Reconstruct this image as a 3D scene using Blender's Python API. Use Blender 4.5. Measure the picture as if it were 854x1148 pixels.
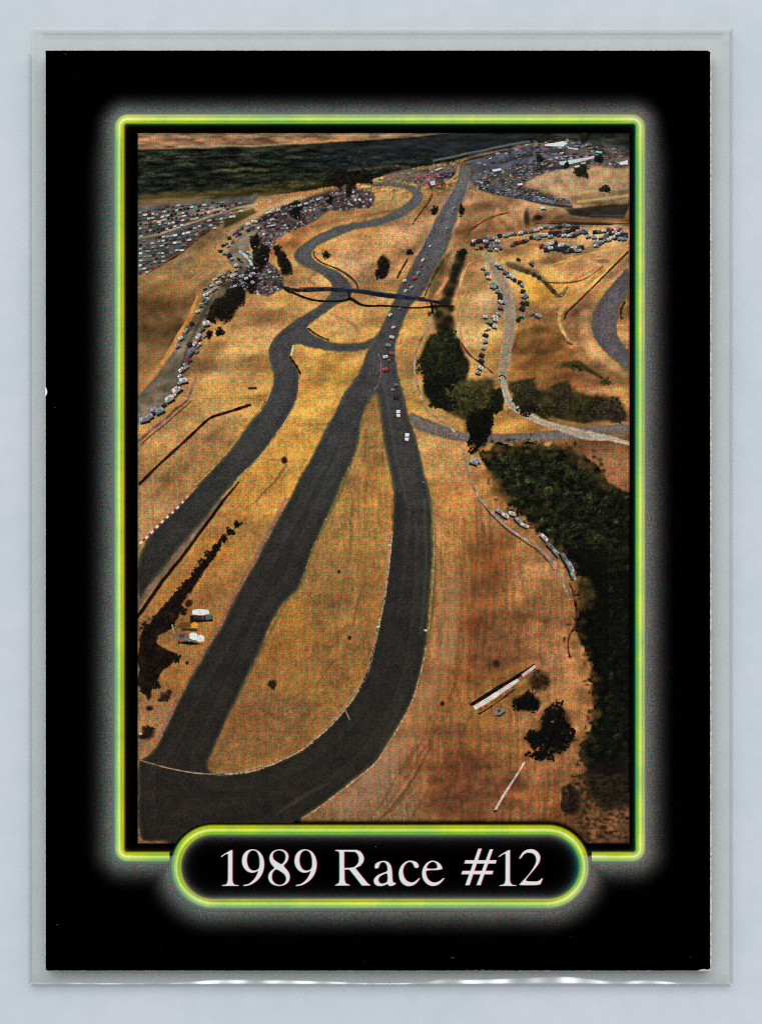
import bpy, math, random
import numpy as np
from mathutils import Vector
from mathutils.geometry import tessellate_polygon

random.seed(12)
RNG = np.random.default_rng(1989)
for o in list(bpy.data.objects):
    bpy.data.objects.remove(o)
scene = bpy.context.scene
scene.unit_settings.system = 'METRIC'
scene.unit_settings.scale_length = 0.1          # 1 unit = 10 cm: the card is 63.5 mm wide
S = 0.635 / 745.0                               # one photo pixel at the card, in units

def W(px, py):
    return ((px - 427.0) * S, (574.0 - py) * S)

# ------------------------------------------------------------------ camera
Z_CARD = 0.0230                                 # top of the card
cam_d = bpy.data.cameras.new('camera')
cam = bpy.data.objects.new('camera', cam_d)
scene.collection.objects.link(cam)
CAM_H = 3.2
cam.location = (0, 0, Z_CARD + CAM_H)
cam_d.sensor_fit = 'VERTICAL'
cam_d.angle = 2 * math.atan(1148 * S / 2 / CAM_H)
cam_d.clip_start = 0.01
cam_d.clip_end = 200
scene.camera = cam

# ------------------------------------------------------------------ light
world = bpy.data.worlds.new('World')
scene.world = world
world.use_nodes = True
bg = world.node_tree.nodes['Background']
bg.inputs[0].default_value = (0.93, 0.97, 1.0, 1)
bg.inputs[1].default_value = 0.55

ld = bpy.data.lights.new('scan_lamp', 'AREA')
ld.shape = 'RECTANGLE'
ld.size, ld.size_y = 34, 11
ld.color = (1.0, 0.985, 0.965)
lamp = bpy.data.objects.new('scan_lamp', ld)
scene.collection.objects.link(lamp)
lamp.location = (-1.0, 15, 27)
lamp.rotation_euler = (Vector((0, 0, 0)) - lamp.location).to_track_quat('-Z', 'Y').to_euler()
ld.energy = 6900
scene.view_settings.view_transform = 'Standard'
scene.view_settings.look = 'None'
scene.view_settings.exposure = 0
scene.view_settings.gamma = 1
try:
    scene.cycles.use_denoising = False
    scene.cycles.transparent_max_bounces = 16
    scene.cycles.max_bounces = 6
    scene.cycles.filter_width = 1.2
except Exception:
    pass

# ------------------------------------------------------------------ helpers
def lin(c):
    c = np.asarray(c, dtype=np.float64)
    c = c / 255.0 if c.max() > 1.001 else c
    return np.where(c <= 0.04045, c / 12.92, ((c + 0.055) / 1.055) ** 2.4)

def srgb255(r, g, b):
    return tuple(float(v) for v in lin(np.array([r, g, b]) / 255.0)) + (1.0,)

ORIGIN = W(423.5, 572)                           # base of the card thing

def link(o, parent=None):
    scene.collection.objects.link(o)
    if parent is not None:
        o.parent = parent
    return o

def empty(name, loc):
    o = bpy.data.objects.new(name, None)
    o.empty_display_size = 0.05
    o.location = loc
    return link(o)

def mesh_obj(name, verts, faces, mat, parent=None, cols=None, smooth=False):
    """verts in world units (relative to the parent's base when there is one); cols = linear rgb per vertex"""
    me = bpy.data.meshes.new(name)
    me.from_pydata([tuple(v) for v in verts], [], [tuple(f) for f in faces])
    me.materials.append(mat)
    if cols is not None:
        at = me.color_attributes.new('ink', 'FLOAT_COLOR', 'POINT')
        buf = np.ones((len(verts), 4), dtype=np.float32)
        buf[:, :3] = cols
        at.data.foreach_set('color', buf.ravel())
    if smooth:
        me.polygons.foreach_set('use_smooth', [True] * len(me.polygons))
    me.update()
    return link(bpy.data.objects.new(name, me), parent)

def grid_obj(name, xs, ys, z, cols, mat, parent, keep=None):
    """regular sheet of quads; xs, ys photo pixels; cols (ny,nx,3) linear"""
    nx, ny = len(xs), len(ys)
    X, Y = np.meshgrid((np.asarray(xs) - 427.0) * S - ORIGIN[0], (574.0 - np.asarray(ys)) * S - ORIGIN[1])
    co = np.stack([X, Y, np.full_like(X, z)], -1).reshape(-1, 3)
    idx = np.arange(nx * ny).reshape(ny, nx)
    q = np.stack([idx[1:, :-1], idx[1:, 1:], idx[:-1, 1:], idx[:-1, :-1]], -1).reshape(-1, 4)
    if keep is not None:
        q = q[keep[:-1, :-1].ravel() | keep[1:, 1:].ravel() | keep[1:, :-1].ravel() | keep[:-1, 1:].ravel()]
    cflat = np.asarray(cols).reshape(-1, 3)
    if keep is not None:
        used, inv = np.unique(q.ravel(), return_inverse=True)
        co, cflat, q = co[used], cflat[used], inv.reshape(-1, 4)
    me = bpy.data.meshes.new(name)
    me.vertices.add(len(co)); me.vertices.foreach_set('co', co.astype(np.float32).ravel())
    me.loops.add(q.size); me.loops.foreach_set('vertex_index', q.astype(np.int32).ravel())
    me.polygons.add(len(q)); me.polygons.foreach_set('loop_start', np.arange(0, q.size, 4, dtype=np.int32))
    me.update(calc_edges=True); me.validate()
    me.materials.append(mat)
    at = me.color_attributes.new('ink', 'FLOAT_COLOR', 'POINT')
    buf = np.ones((len(co), 4), dtype=np.float32)
    buf[:, :3] = cflat
    at.data.foreach_set('color', buf.ravel())
    return link(bpy.data.objects.new(name, me), parent)

def P(px, py, z):
    x, y = W(px, py)
    return (x - ORIGIN[0], y - ORIGIN[1], z)

def resample(pts, step=2.0, closed=True, jit=0.0):
    out = []
    n = len(pts)
    for i in range(n if closed else n - 1):
        a, b = np.array(pts[i][:2], float), np.array(pts[(i + 1) % n][:2], float)
        k = max(1, int(np.hypot(*(b - a)) / step))
        for j in range(k):
            p = a + (b - a) * j / k
            out.append(p)
    if not closed:
        out.append(np.array(pts[-1][:2], float))
    out = np.array(out)
    if jit:
        out = out + RNG.normal(0, jit, out.shape)
    return out

def chaikin(pts, n=2, closed=False):
    p = np.array(pts, float)
    for _ in range(n):
        if closed:
            q = np.roll(p, -1, 0)
            p = np.stack([p * .75 + q * .25, p * .25 + q * .75], 1).reshape(-1, p.shape[1])
        else:
            a, b = p[:-1], p[1:]
            mid = np.stack([a * .75 + b * .25, a * .25 + b * .75], 1).reshape(-1, p.shape[1])
            p = np.vstack([p[:1], mid, p[-1:]])
    return p

def tess(loops):
    """loops of (x, y) photo pixels (first the outline, then holes) -> verts, tris"""
    v3 = [[Vector((float(x), float(y), 0)) for x, y in lp] for lp in loops]
    tris = tessellate_polygon(v3)
    flat = [(v.x, v.y) for lp in v3 for v in lp]
    good = []
    for a, b, c in tris:
        (x0, y0), (x1, y1), (x2, y2) = flat[a], flat[b], flat[c]
        # y runs down in the photo: flip so that faces look up
        good.append((a, b, c) if (x1 - x0) * (y2 - y0) - (x2 - x0) * (y1 - y0) < 0 else (a, c, b))
    return flat, good

class Sheet:
    """collects flat ink patches with a colour per vertex and links them as one mesh"""
    def __init__(self):
        self.v, self.f, self.c = [], [], []
    def poly(self, pts, col, z=0.0):
        flat, tris = tess([pts])
        b = len(self.v)
        self.v += [(x, y, z) for x, y in flat]
        self.f += [tuple(i + b for i in t) for t in tris]
        c = lin(np.array(col) / 255.0)
        self.c += [c] * len(flat)
    def fan(self, pts, col, z=0.0):
        """convex-ish patch as one face"""
        b = len(self.v)
        pts = list(pts)
        a = sum(pts[i][0] * pts[(i + 1) % len(pts)][1] - pts[(i + 1) % len(pts)][0] * pts[i][1] for i in range(len(pts)))
        if a > 0:
            pts = pts[::-1]
        self.v += [(x, y, z) for x, y in pts]
        self.f.append(tuple(range(b, b + len(pts))))
        c = lin(np.array(col) / 255.0)
        self.c += [c] * len(pts)
    def strip(self, pts, w, col, z=0.0, taper=False, jit=0.0):
        pts = np.array(pts, float)
        n = len(pts)
        d = np.gradient(pts[:, :2], axis=0)
        d /= np.maximum(np.hypot(d[:, 0], d[:, 1])[:, None], 1e-9)
        nr = np.stack([-d[:, 1], d[:, 0]], 1)
        ww = np.full(n, w, float) if np.isscalar(w) else np.asarray(w, float)
        if jit:
            ww = ww * (1 + RNG.normal(0, jit, n))
        A, B = pts[:, :2] - nr * ww[:, None] / 2, pts[:, :2] + nr * ww[:, None] / 2
        b = len(self.v)
        for i in range(n):
            cc = lin(np.array(col if not isinstance(col, list) else col[i]) / 255.0)
            self.v += [(A[i, 0], A[i, 1], z), (B[i, 0], B[i, 1], z)]
            self.c += [cc, cc]
        for i in range(n - 1):
            a0, b0, a1, b1 = b + 2 * i, b + 2 * i + 1, b + 2 * i + 2, b + 2 * i + 3
            self.f.append((a0, b0, b1, a1))
    def build(self, name, mat, parent, z, base=None):
        vs = [P(x, y, z + dz * 0.35) for x, y, dz in self.v]
        if base is not None:
            bx, by, _ = P(base[0], base[1], 0)
            vs = [(x - bx, y - by, zz - z) for x, y, zz in vs]
        # every ink face looks up
        fs = []
        for f in self.f:
            a = 0.0
            for i in range(len(f)):
                x0, y0, _ = vs[f[i]]; x1, y1, _ = vs[f[(i + 1) % len(f)]]
                a += x0 * y1 - x1 * y0
            fs.append(f if a > 0 else f[::-1])
        o = mesh_obj(name, vs, fs, mat, parent, np.array(self.c))
        if base is not None:
            o.location = (bx, by, z)
        return o

# ------------------------------------------------------------------ materials
def new_mat(name):
    m = bpy.data.materials.new(name)
    m.use_nodes = True
    nt = m.node_tree
    for n in list(nt.nodes):
        nt.nodes.remove(n)
    out = nt.nodes.new('ShaderNodeOutputMaterial')
    return m, nt, out

def N(nt, typ, **kw):
    n = nt.nodes.new(typ)
    for k, v in kw.items():
        setattr(n, k, v)
    return n

def mth(nt, op, a, b=None, c=None):
    n = N(nt, 'ShaderNodeMath', operation=op)
    for i, v in enumerate((a, b, c)):
        if v is None:
            continue
        if hasattr(v, 'is_linked') or hasattr(v, 'links'):
            nt.links.new(v, n.inputs[i])
        else:
            n.inputs[i].default_value = v
    return n.outputs[0]

def ink_material(name, screen=0.5, grain=0.3, period=2.35, spec=0.0, base=None, lift=0.0):
    """printed ink: the colour attribute broken up by a three-plate halftone screen and paper grain"""
    m, nt, out = new_mat(name)
    L = nt.links.new
    tc = N(nt, 'ShaderNodeTexCoord')
    sep = N(nt, 'ShaderNodeSeparateXYZ'); L(tc.outputs['Object'], sep.inputs[0])
    px = mth(nt, 'DIVIDE', sep.outputs[0], S); py = mth(nt, 'DIVIDE', sep.outputs[1], S)
    if base is None:
        at = N(nt, 'ShaderNodeAttribute', attribute_name='ink')
        col = at.outputs['Color']
    else:
        col = base(nt, tc, px, py)
    sc = N(nt, 'ShaderNodeSeparateColor'); L(col, sc.inputs[0])
    cmb = N(nt, 'ShaderNodeCombineColor')
    nz = N(nt, 'ShaderNodeTexNoise'); nz.inputs['Scale'].default_value = 1 / (2.3 * S); nz.inputs['Detail'].default_value = 1.5
    L(tc.outputs['Object'], nz.inputs['Vector'])
    nsep = N(nt, 'ShaderNodeSeparateColor'); L(nz.outputs['Color'], nsep.inputs[0])
    w = 2 * math.pi / period
    for i, ang in enumerate((45.0, 75.0, 15.0)):
        ca, sa = math.cos(math.radians(ang)) * w, math.sin(math.radians(ang)) * w
        u = mth(nt, 'ADD', mth(nt, 'MULTIPLY', px, ca), mth(nt, 'MULTIPLY', py, sa))
        v = mth(nt, 'SUBTRACT', mth(nt, 'MULTIPLY', py, ca), mth(nt, 'MULTIPLY', px, sa))
        h = mth(nt, 'MULTIPLY', mth(nt, 'SINE', u), mth(nt, 'SINE', v))
        h = mth(nt, 'MULTIPLY', h, screen)
        g = mth(nt, 'MULTIPLY', mth(nt, 'SUBTRACT', nsep.outputs[i], 0.5), grain * 3.0)
        k = mth(nt, 'MAXIMUM', mth(nt, 'ADD', mth(nt, 'ADD', h, g), 1.0), 0.05)
        ch = mth(nt, 'MULTIPLY', sc.outputs[i], k)
        if lift:
            ch = mth(nt, 'ADD', ch, mth(nt, 'MULTIPLY', mth(nt, 'MAXIMUM', mth(nt, 'ADD', h, g), 0.0), lift))
        L(mth(nt, 'MINIMUM', ch, 0.95), cmb.inputs[i])
    b = N(nt, 'ShaderNodeBsdfPrincipled')
    L(cmb.outputs[0], b.inputs['Base Color'])
    b.inputs['Roughness'].default_value = 0.55
    b.inputs['Specular IOR Level'].default_value = spec
    L(b.outputs[0], out.inputs[0])
    return m

INK = ink_material('printed_ink', 0.68, 0.42, period=2.6, lift=0.010)
INK_FINE = ink_material('neon_ink', 0.17, 0.16)
INK_HALO = ink_material('halo_ink', 0.85, 0.85, period=2.6)
INK_TEXT = ink_material('lettering_ink', 0.04, 0.05)

def asphalt_base(nt, tc, px, py):
    L = nt.links.new
    # paler and bluer in the far part of the picture, near black brown at the bottom
    mr = N(nt, 'ShaderNodeMapRange'); L(py, mr.inputs[0])
    mr.inputs[1].default_value = -300; mr.inputs[2].default_value = 370
    ramp = N(nt, 'ShaderNodeValToRGB'); L(mr.outputs[0], ramp.inputs[0])
    e = ramp.color_ramp.elements
    e[0].position, e[0].color = 0.0, srgb255(38, 35, 29)
    e[1].position, e[1].color = 1.0, srgb255(100, 96, 99)
    for p, c in ((0.25, (46, 44, 38)), (0.55, (53, 51, 46)), (0.72, (62, 59, 58)), (0.86, (84, 80, 83))):
        n = e.new(p); n.color = srgb255(*c)
    nz = N(nt, 'ShaderNodeTexNoise'); nz.inputs['Scale'].default_value = 1 / (16 * S); nz.inputs['Detail'].default_value = 5
    L(tc.outputs['Object'], nz.inputs['Vector'])
    mp = N(nt, 'ShaderNodeMapRange'); L(nz.outputs[0], mp.inputs[0])
    mp.inputs[1].default_value = .3; mp.inputs[2].default_value = .7; mp.inputs[3].default_value = .72; mp.inputs[4].default_value = 1.3
    mx = N(nt, 'ShaderNodeMix', data_type='RGBA', blend_type='MULTIPLY'); mx.inputs[0].default_value = 1
    L(ramp.outputs[0], mx.inputs[6]); L(mp.outputs[0], mx.inputs[7])
    return mx.outputs[2]

INK_ROAD = ink_material('asphalt_ink', 0.6, 0.75, base=asphalt_base, lift=0.014)

def paper_material():
    m, nt, out = new_mat('white_card_core')
    L = nt.links.new
    tc = N(nt, 'ShaderNodeTexCoord')
    nz = N(nt, 'ShaderNodeTexNoise'); nz.inputs['Scale'].default_value = 1 / (4 * S); nz.inputs['Detail'].default_value = 4
    L(tc.outputs['Object'], nz.inputs['Vector'])
    r = N(nt, 'ShaderNodeValToRGB'); L(nz.outputs[0], r.inputs[0])
    r.color_ramp.elements[0].position, r.color_ramp.elements[0].color = 0.3, srgb255(150, 148, 142)
    r.color_ramp.elements[1].position, r.color_ramp.elements[1].color = 0.6, srgb255(222, 221, 215)
    b = N(nt, 'ShaderNodeBsdfPrincipled'); L(r.outputs[0], b.inputs['Base Color'])
    b.inputs['Roughness'].default_value = 0.8; b.inputs['Specular IOR Level'].default_value = 0.1
    L(b.outputs[0], out.inputs[0])
    return m
PAPER = paper_material()

def surface_material():
    m, nt, out = new_mat('pale_blue_grey_board')
    L = nt.links.new
    tc = N(nt, 'ShaderNodeTexCoord')
    n1 = N(nt, 'ShaderNodeTexNoise'); n1.inputs['Scale'].default_value = 5.5; n1.inputs['Detail'].default_value = 3
    n2 = N(nt, 'ShaderNodeTexNoise'); n2.inputs['Scale'].default_value = 45; n2.inputs['Detail'].default_value = 5
    for n in (n1, n2):
        L(tc.outputs['Object'], n.inputs['Vector'])
    r = N(nt, 'ShaderNodeValToRGB'); L(n1.outputs[0], r.inputs[0])
    r.color_ramp.elements[0].position, r.color_ramp.elements[0].color = 0.35, srgb255(193, 201, 206)
    r.color_ramp.elements[1].position, r.color_ramp.elements[1].color = 0.65, srgb255(199, 204, 213)
    mp = N(nt, 'ShaderNodeMapRange'); L(n2.outputs[0], mp.inputs[0])
    mp.inputs[1].default_value = .3; mp.inputs[2].default_value = .7; mp.inputs[3].default_value = .975; mp.inputs[4].default_value = 1.025
    mx = N(nt, 'ShaderNodeMix', data_type='RGBA', blend_type='MULTIPLY'); mx.inputs[0].default_value = 1
    L(r.outputs[0], mx.inputs[6]); L(mp.outputs[0], mx.inputs[7])
    b = N(nt, 'ShaderNodeBsdfPrincipled'); L(mx.outputs[2], b.inputs['Base Color'])
    b.inputs['Roughness'].default_value = 0.6; b.inputs['Specular IOR Level'].default_value = 0.08
    L(b.outputs[0], out.inputs[0])
    return m

def clear_material(name, tint, gloss, rough, bump=0.0, bscale=40):
    """thin clear plastic film"""
    m, nt, out = new_mat(name)
    L = nt.links.new
    t = N(nt, 'ShaderNodeBsdfTransparent'); t.inputs[0].default_value = srgb255(*tint)
    if gloss <= 0:
        t.inputs[0].default_value = (1, 1, 1, 1)
        L(t.outputs[0], out.inputs[0])
        return m
    g = N(nt, 'ShaderNodeBsdfGlossy'); g.inputs['Roughness'].default_value = rough
    if bump:
        tc = N(nt, 'ShaderNodeTexCoord'); nz = N(nt, 'ShaderNodeTexNoise')
        nz.inputs['Scale'].default_value = bscale; nz.inputs['Detail'].default_value = 3
        L(tc.outputs['Object'], nz.inputs['Vector'])
        bp = N(nt, 'ShaderNodeBump'); bp.inputs['Strength'].default_value = bump; bp.inputs['Distance'].default_value = 0.004
        L(nz.outputs[0], bp.inputs['Height']); L(bp.outputs[0], g.inputs['Normal'])
    mx = N(nt, 'ShaderNodeMixShader'); mx.inputs[0].default_value = gloss
    L(t.outputs[0], mx.inputs[1]); L(g.outputs[0], mx.inputs[2]); L(mx.outputs[0], out.inputs[0])
    return m

# ------------------------------------------------------------------ the setting
def box(name, x0, y0, x1, y1, z0, z1, mat, parent=None, rel=True):
    pts = [(x0, y1), (x1, y1), (x1, y0), (x0, y0)]
    v = []
    for z in (z0, z1):
        for x, y in pts:
            wx, wy = W(x, y)
            if parent is not None and rel:
                wx, wy = wx - parent.location.x, wy - parent.location.y
            v.append((wx, wy, z - (parent.location.z if parent is not None and rel else 0)))
    f = [(3, 2, 1, 0), (4, 5, 6, 7), (0, 1, 5, 4), (1, 2, 6, 5), (2, 3, 7, 6), (3, 0, 4, 7)]
    return mesh_obj(name, v, f, mat, parent)

sv = [(-6, -6, 0), (6, -6, 0), (6, 6, 0), (-6, 6, 0)]
surf = mesh_obj('table_surface', sv, [(0, 1, 2, 3)], surface_material())
surf['kind'] = 'structure'
surf['label'] = 'pale blue grey board lying under the sleeved card'

# ------------------------------------------------------------------ the sleeve
sleeve = empty('card_sleeve', (*W(426, 567), 0.0))
sleeve['label'] = 'clear plastic sleeve with a shiny creased bottom edge around the black racing card'
sleeve['category'] = 'card sleeve'
FILM = clear_material('clear_film', (253, 253, 251), 0.008, 0.25)
RIM_DARK = clear_material('film_weld', (243, 244, 245), 0.02, 0.3)
RIM_WALL = clear_material('film_wall', (245, 246, 247), 0.03, 0.35)
RIM_LIGHT = clear_material('film_edge', (252, 252, 252), 0.07, 0.4)
FRONT = clear_material('front_film', (255, 255, 255), 0.0, 0.1)
FOLD = clear_material('creased_film', (249, 249, 248), 0.21, 0.27, 0.05, 18)
SX0, SX1, SY0, SY1 = 32.5, 820.5, 29.5, 1106.5
box('back_sheet', SX0, SY0, SX1, SY1, 0.0060, 0.0072, FILM, sleeve)
box('front_sheet', SX0 + 4, SY0 + 4, SX1 - 4, SY1 - 14, 0.0280, 0.0290, FRONT, sleeve)
box('side_weld', SX0 - .6, SY0 + 30, SX0 + 1.0, SY1 - 3, 0.0004, 0.0210, RIM_WALL, sleeve)
box('side_weld', SX1 - .6, SY0 + 2, SX1 + 1.0, SY1 - 3, 0.0004, 0.0210, RIM_WALL, sleeve)
box('side_seam', SX0 + 2.2, SY0 + 4, SX0 + 3.6, SY1 - 6, 0.0046, 0.0070, RIM_LIGHT, sleeve)
box('top_edge', SX0 + 1, SY0 - 1.6, SX1 - 1, SY0 + 1.2, 0.0046, 0.0070, RIM_LIGHT, sleeve)
box('top_seam', SX0 + 14, SY0 + 4.5, SX1 - 8, SY0 + 7.5, 0.0046, 0.0052, RIM_DARK, sleeve)

def fold_height(x):
    """how wide the shiny crease runs along the bottom, in photo pixels above the fold"""
    t = 1.2
    for c, w, a in ((300, 70, 4.5), (245, 35, 3.0), (380, 30, 1.5), (565, 70, 6.0), (640, 45, 6.0), (725, 28, 4.0), (500, 20, 3.0), (90, 30, 0.9)):
        t += a * math.exp(-((x - c) / w) ** 2)
    return t

def make_fold():
    v, f = [], []
    xs = np.arange(SX0 + 1, SX1 - 1, 2.0)
    prof = 20
    rng = random.Random(4)
    for x in xs:
        hgt = fold_height(x)
        wob = 0.5 * math.sin(x * 0.043) + 0.4 * math.sin(x * 0.011 + 1)
        for k in range(prof):
            t = k / (prof - 1)                      # 0 at the fold, 1 towards the card
            y = SY1 - t * 13.0
            d = (SY1 - 1.0) - y
            slope = 0.24 + 0.05 * math.sin(x * 0.061) + 0.05 * math.sin(x * 0.17)
            # the crease rises towards the viewer's bottom edge, steepest in its middle, so that only that part mirrors the lamp
            q = min(max(d / max(hgt + wob, 0.8), 0.0), 1.0)
            # slope eases in and out: fraction of the drop reached at q
            e = 0.25
            drop = q * q / (2 * e) if q < e else (q - e / 2 if q < 1 - e else 1 - e - (1 - q) ** 2 / (2 * e))
            z = 0.0120 + S * slope * hgt * (1 - e - drop) if d >= 0 else 0.0120 + S * (slope * hgt * (1 - e) + 1.6 * d)
            wx, wy = W(x, y)
            v.append((wx - sleeve.location.x, wy - sleeve.location.y, z))
    for i in range(len(xs) - 1):
        for k in range(prof - 1):
            a = i * prof + k
            f.append((a, a + prof, a + prof + 1, a + 1))
    return mesh_obj('bottom_fold', v, f, FOLD, sleeve)
make_fold()
box('bottom_edge', SX0 + 1, SY1, SX1 - 1, SY1 + 1.3, 0.0004, 0.0160, RIM_WALL, sleeve)

def dome(name, px, py, r, z, mat, parent):
    v, f = [(0, 0, r * S * .7)], []
    for ring in (0.6, 1.0):
        for k in range(10):
            a = 2 * math.pi * k / 10
            v.append((math.cos(a) * r * S * ring, math.sin(a) * r * S * ring, r * S * .7 * (1 - ring ** 2)))
    for k in range(10):
        f.append((0, 1 + k, 1 + (k + 1) % 10))
        f.append((1 + k, 11 + k, 11 + (k + 1) % 10, 1 + (k + 1) % 10))
    o = mesh_obj(name, v, f, mat, parent)
    wx, wy = W(px, py)
    o.location = (wx - parent.location.x, wy - parent.location.y, z)
    return o
dome('corner_bead', 818.6, 1107.5, 1.5, 0.0098, PAPER, sleeve)

# ------------------------------------------------------------------ the card
card = empty('trading_card', (*ORIGIN, 0.0))
card['label'] = 'black trading card reading 1989 Race #12 with a neon framed aerial racetrack photograph'
card['category'] = 'trading card'
CX0, CX1, CY0, CY1 = 51.5, 795.6, 56.6, 1088.2

def card_outline(x0, y0, x1, y1, r=1.6):
    pts = []
    for cx, cy, a0 in ((x1 - r, y0 + r, -90), (x1 - r, y1 - r, 0), (x0 + r, y1 - r, 90), (x0 + r, y0 + r, 180)):
        for k in range(4):
            a = math.radians(a0 + 30 * k)
            pts.append((cx + r * math.cos(a), cy + r * math.sin(a)))
    return pts

# white paper core, a hair larger than the printed face so its cut edge shows
ol = resample(card_outline(CX0 - .5, CY0 - .6, CX1 + 1.3, CY1 + .25), 4, True, 0.10)
n = len(ol)
v = [P(x, y, Z_CARD - 0.0140) for x, y in ol] + [P(x, y, Z_CARD - 0.0003) for x, y in ol]
f = [tuple(range(n - 1, -1, -1))[::-1], tuple(range(n, 2 * n))[::-1]] + [(i, (i + 1) % n, n + (i + 1) % n, n + i)[::-1] for i in range(n)]
mesh_obj('card_stock', v, f, PAPER, card)

# --- distances used by the printed frame
FX0, FX1, FY0, FY1, FR = 133.7, 717.0, 133.6, 960.8, 9.0     # centre line of the neon frame
KX0, KX1, KY0, KY1 = 197.6, 654.0, 930.6, 1013.0             # centre line of the caption outline
KR = (KY1 - KY0) / 2

def sstep(a, b, x):
    t = np.clip((x - a) / (b - a), 0, 1)
    return t * t * (3 - 2 * t)

def rr_sdf(X, Y, x0, y0, x1, y1, r):
    cx, cy = (x0 + x1) / 2, (y0 + y1) / 2
    qx = np.abs(X - cx) - (x1 - x0) / 2 + r
    qy = np.abs(Y - cy) - (y1 - y0) / 2 + r
    return np.hypot(np.maximum(qx, 0), np.maximum(qy, 0)) + np.minimum(np.maximum(qx, qy), 0) - r

def vnoise(shape, cell, seed, aniso=1.0, octaves=4):
    """fractal value noise in 0..1, cell in samples (x), cell*aniso in y"""
    r = np.random.default_rng(seed)
    ny, nx = shape
    out = np.zeros(shape); amp, tot = 1.0, 0.0
    cx, cy = float(cell), float(cell) * aniso
    for _ in range(octaves):
        gx, gy = int(nx / cx) + 3, int(ny / cy) + 3
        g = r.random((gy, gx))
        xs, ys = np.arange(nx) / cx, np.arange(ny) / cy
        xi, yi = xs.astype(int), ys.astype(int)
        fx, fy = xs - xi, ys - yi
        fx, fy = fx * fx * (3 - 2 * fx), fy * fy * (3 - 2 * fy)
        a = g[np.ix_(yi, xi)] * (1 - fx) + g[np.ix_(yi, xi + 1)] * fx
        b = g[np.ix_(yi + 1, xi)] * (1 - fx) + g[np.ix_(yi + 1, xi + 1)] * fx
        out += amp * (a * (1 - fy)[:, None] + b * fy[:, None]); tot += amp
        amp *= 0.55; cx = max(cx / 2, 1.0); cy = max(cy / 2, 1.0)
    return out / tot

# --- black face with the printed halo
def border_colours(X, Y):
    d = np.minimum(rr_sdf(X, Y, FX0 - 5, FY0 - 5, FX1 + 5, FY1 + 5, FR + 5), rr_sdf(X, Y, KX0 - 5, KY0 - 5, KX1 + 5, KY1 + 5, KR + 5))
    reach = 28.0 + 8.0 * sstep(125, 200, Y)
    dn = np.clip(d / reach, -1, 1)
    g = 0.47 * (1 - sstep(-0.16, 1.0, dn)) ** 1.15
    g = np.where(d < -6, 0, g)
    tint = np.clip((X - 128) / 590, 0, 1)
    r = g * (0.90 + 0.08 * tint); gg = g * (0.98 - 0.02 * tint); b = g * (0.92 + 0.0 * tint)
    # dim light falling inward from the tubes
    fi = rr_sdf(X, Y, FX0 + 5, FY0 + 5, FX1 - 5, FY1 - 5, FR)
    i1 = np.where((fi < 0), np.exp(fi / 2.2) * 0.20, 0)
    ki = rr_sdf(X, Y, KX0 + 5, KY0 + 5, KX1 - 5, KY1 - 5, KR - 5)
    inside = ki < 0
    i2 = np.where(inside, np.exp(ki / 4.2) * 0.46, 0)
    endw = sstep(620, 650, X) * 0.6
    r = np.where(inside, i2 * (1 - endw), r + i1 * np.where(X < 300, 1.0, 0.3))
    gg = np.where(inside, i2 * 1.0, gg + i1 * 1.0)
    b = np.where(inside, i2 * 1.0, b + i1 * np.where(X < 300, 0.3, 0.8))
    c = np.stack([r, gg, b], -1)
    return np.clip(lin(np.clip(c, 0, 1)), 0, 1) + 0.0002

ZI = Z_CARD
step = 2.4
xs = np.linspace(CX0, CX1, int((CX1 - CX0) / step)); ys = np.linspace(CY0, CY1, int((CY1 - CY0) / step))
GX, GY = np.meshgrid(xs, ys)
cols = border_colours(GX, GY)
cols *= (0.8 + 0.4 * vnoise(GX.shape, 9, 5))[..., None]
grid_obj('black_border', xs, ys, ZI, cols, INK_HALO, card)

# --- neon tubes
def path_round_rect(x0, y0, x1, y1, r, step=2.5):
    pts, nrm = [], []
    segs = [((x0 + r, y0), (x1 - r, y0), (0, -1)), ((x1, y0 + r), (x1, y1 - r), (1, 0)),
            ((x1 - r, y1), (x0 + r, y1), (0, 1)), ((x0, y1 - r), (x0, y0 + r), (-1, 0))]
    cs = [((x1 - r, y0 + r), -90), ((x1 - r, y1 - r), 0), ((x0 + r, y1 - r), 90), ((x0 + r, y0 + r), 180)]
    for (a, b, nn), (c, a0) in zip(segs, cs):
        L_ = math.hypot(b[0] - a[0], b[1] - a[1]); k = max(1, int(L_ / step))
        for j in range(k):
            t = j / k
            pts.append((a[0] + (b[0] - a[0]) * t, a[1] + (b[1] - a[1]) * t)); nrm.append(nn)
        m = max(6, int(r * 1.57 / 1.5))
        for j in range(m):
            an = math.radians(a0 + 90 * j / m)
            pts.append((c[0] + r * math.cos(an), c[1] + r * math.sin(an))); nrm.append((math.cos(an), math.sin(an)))
    return np.array(pts), np.array(nrm)

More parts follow.
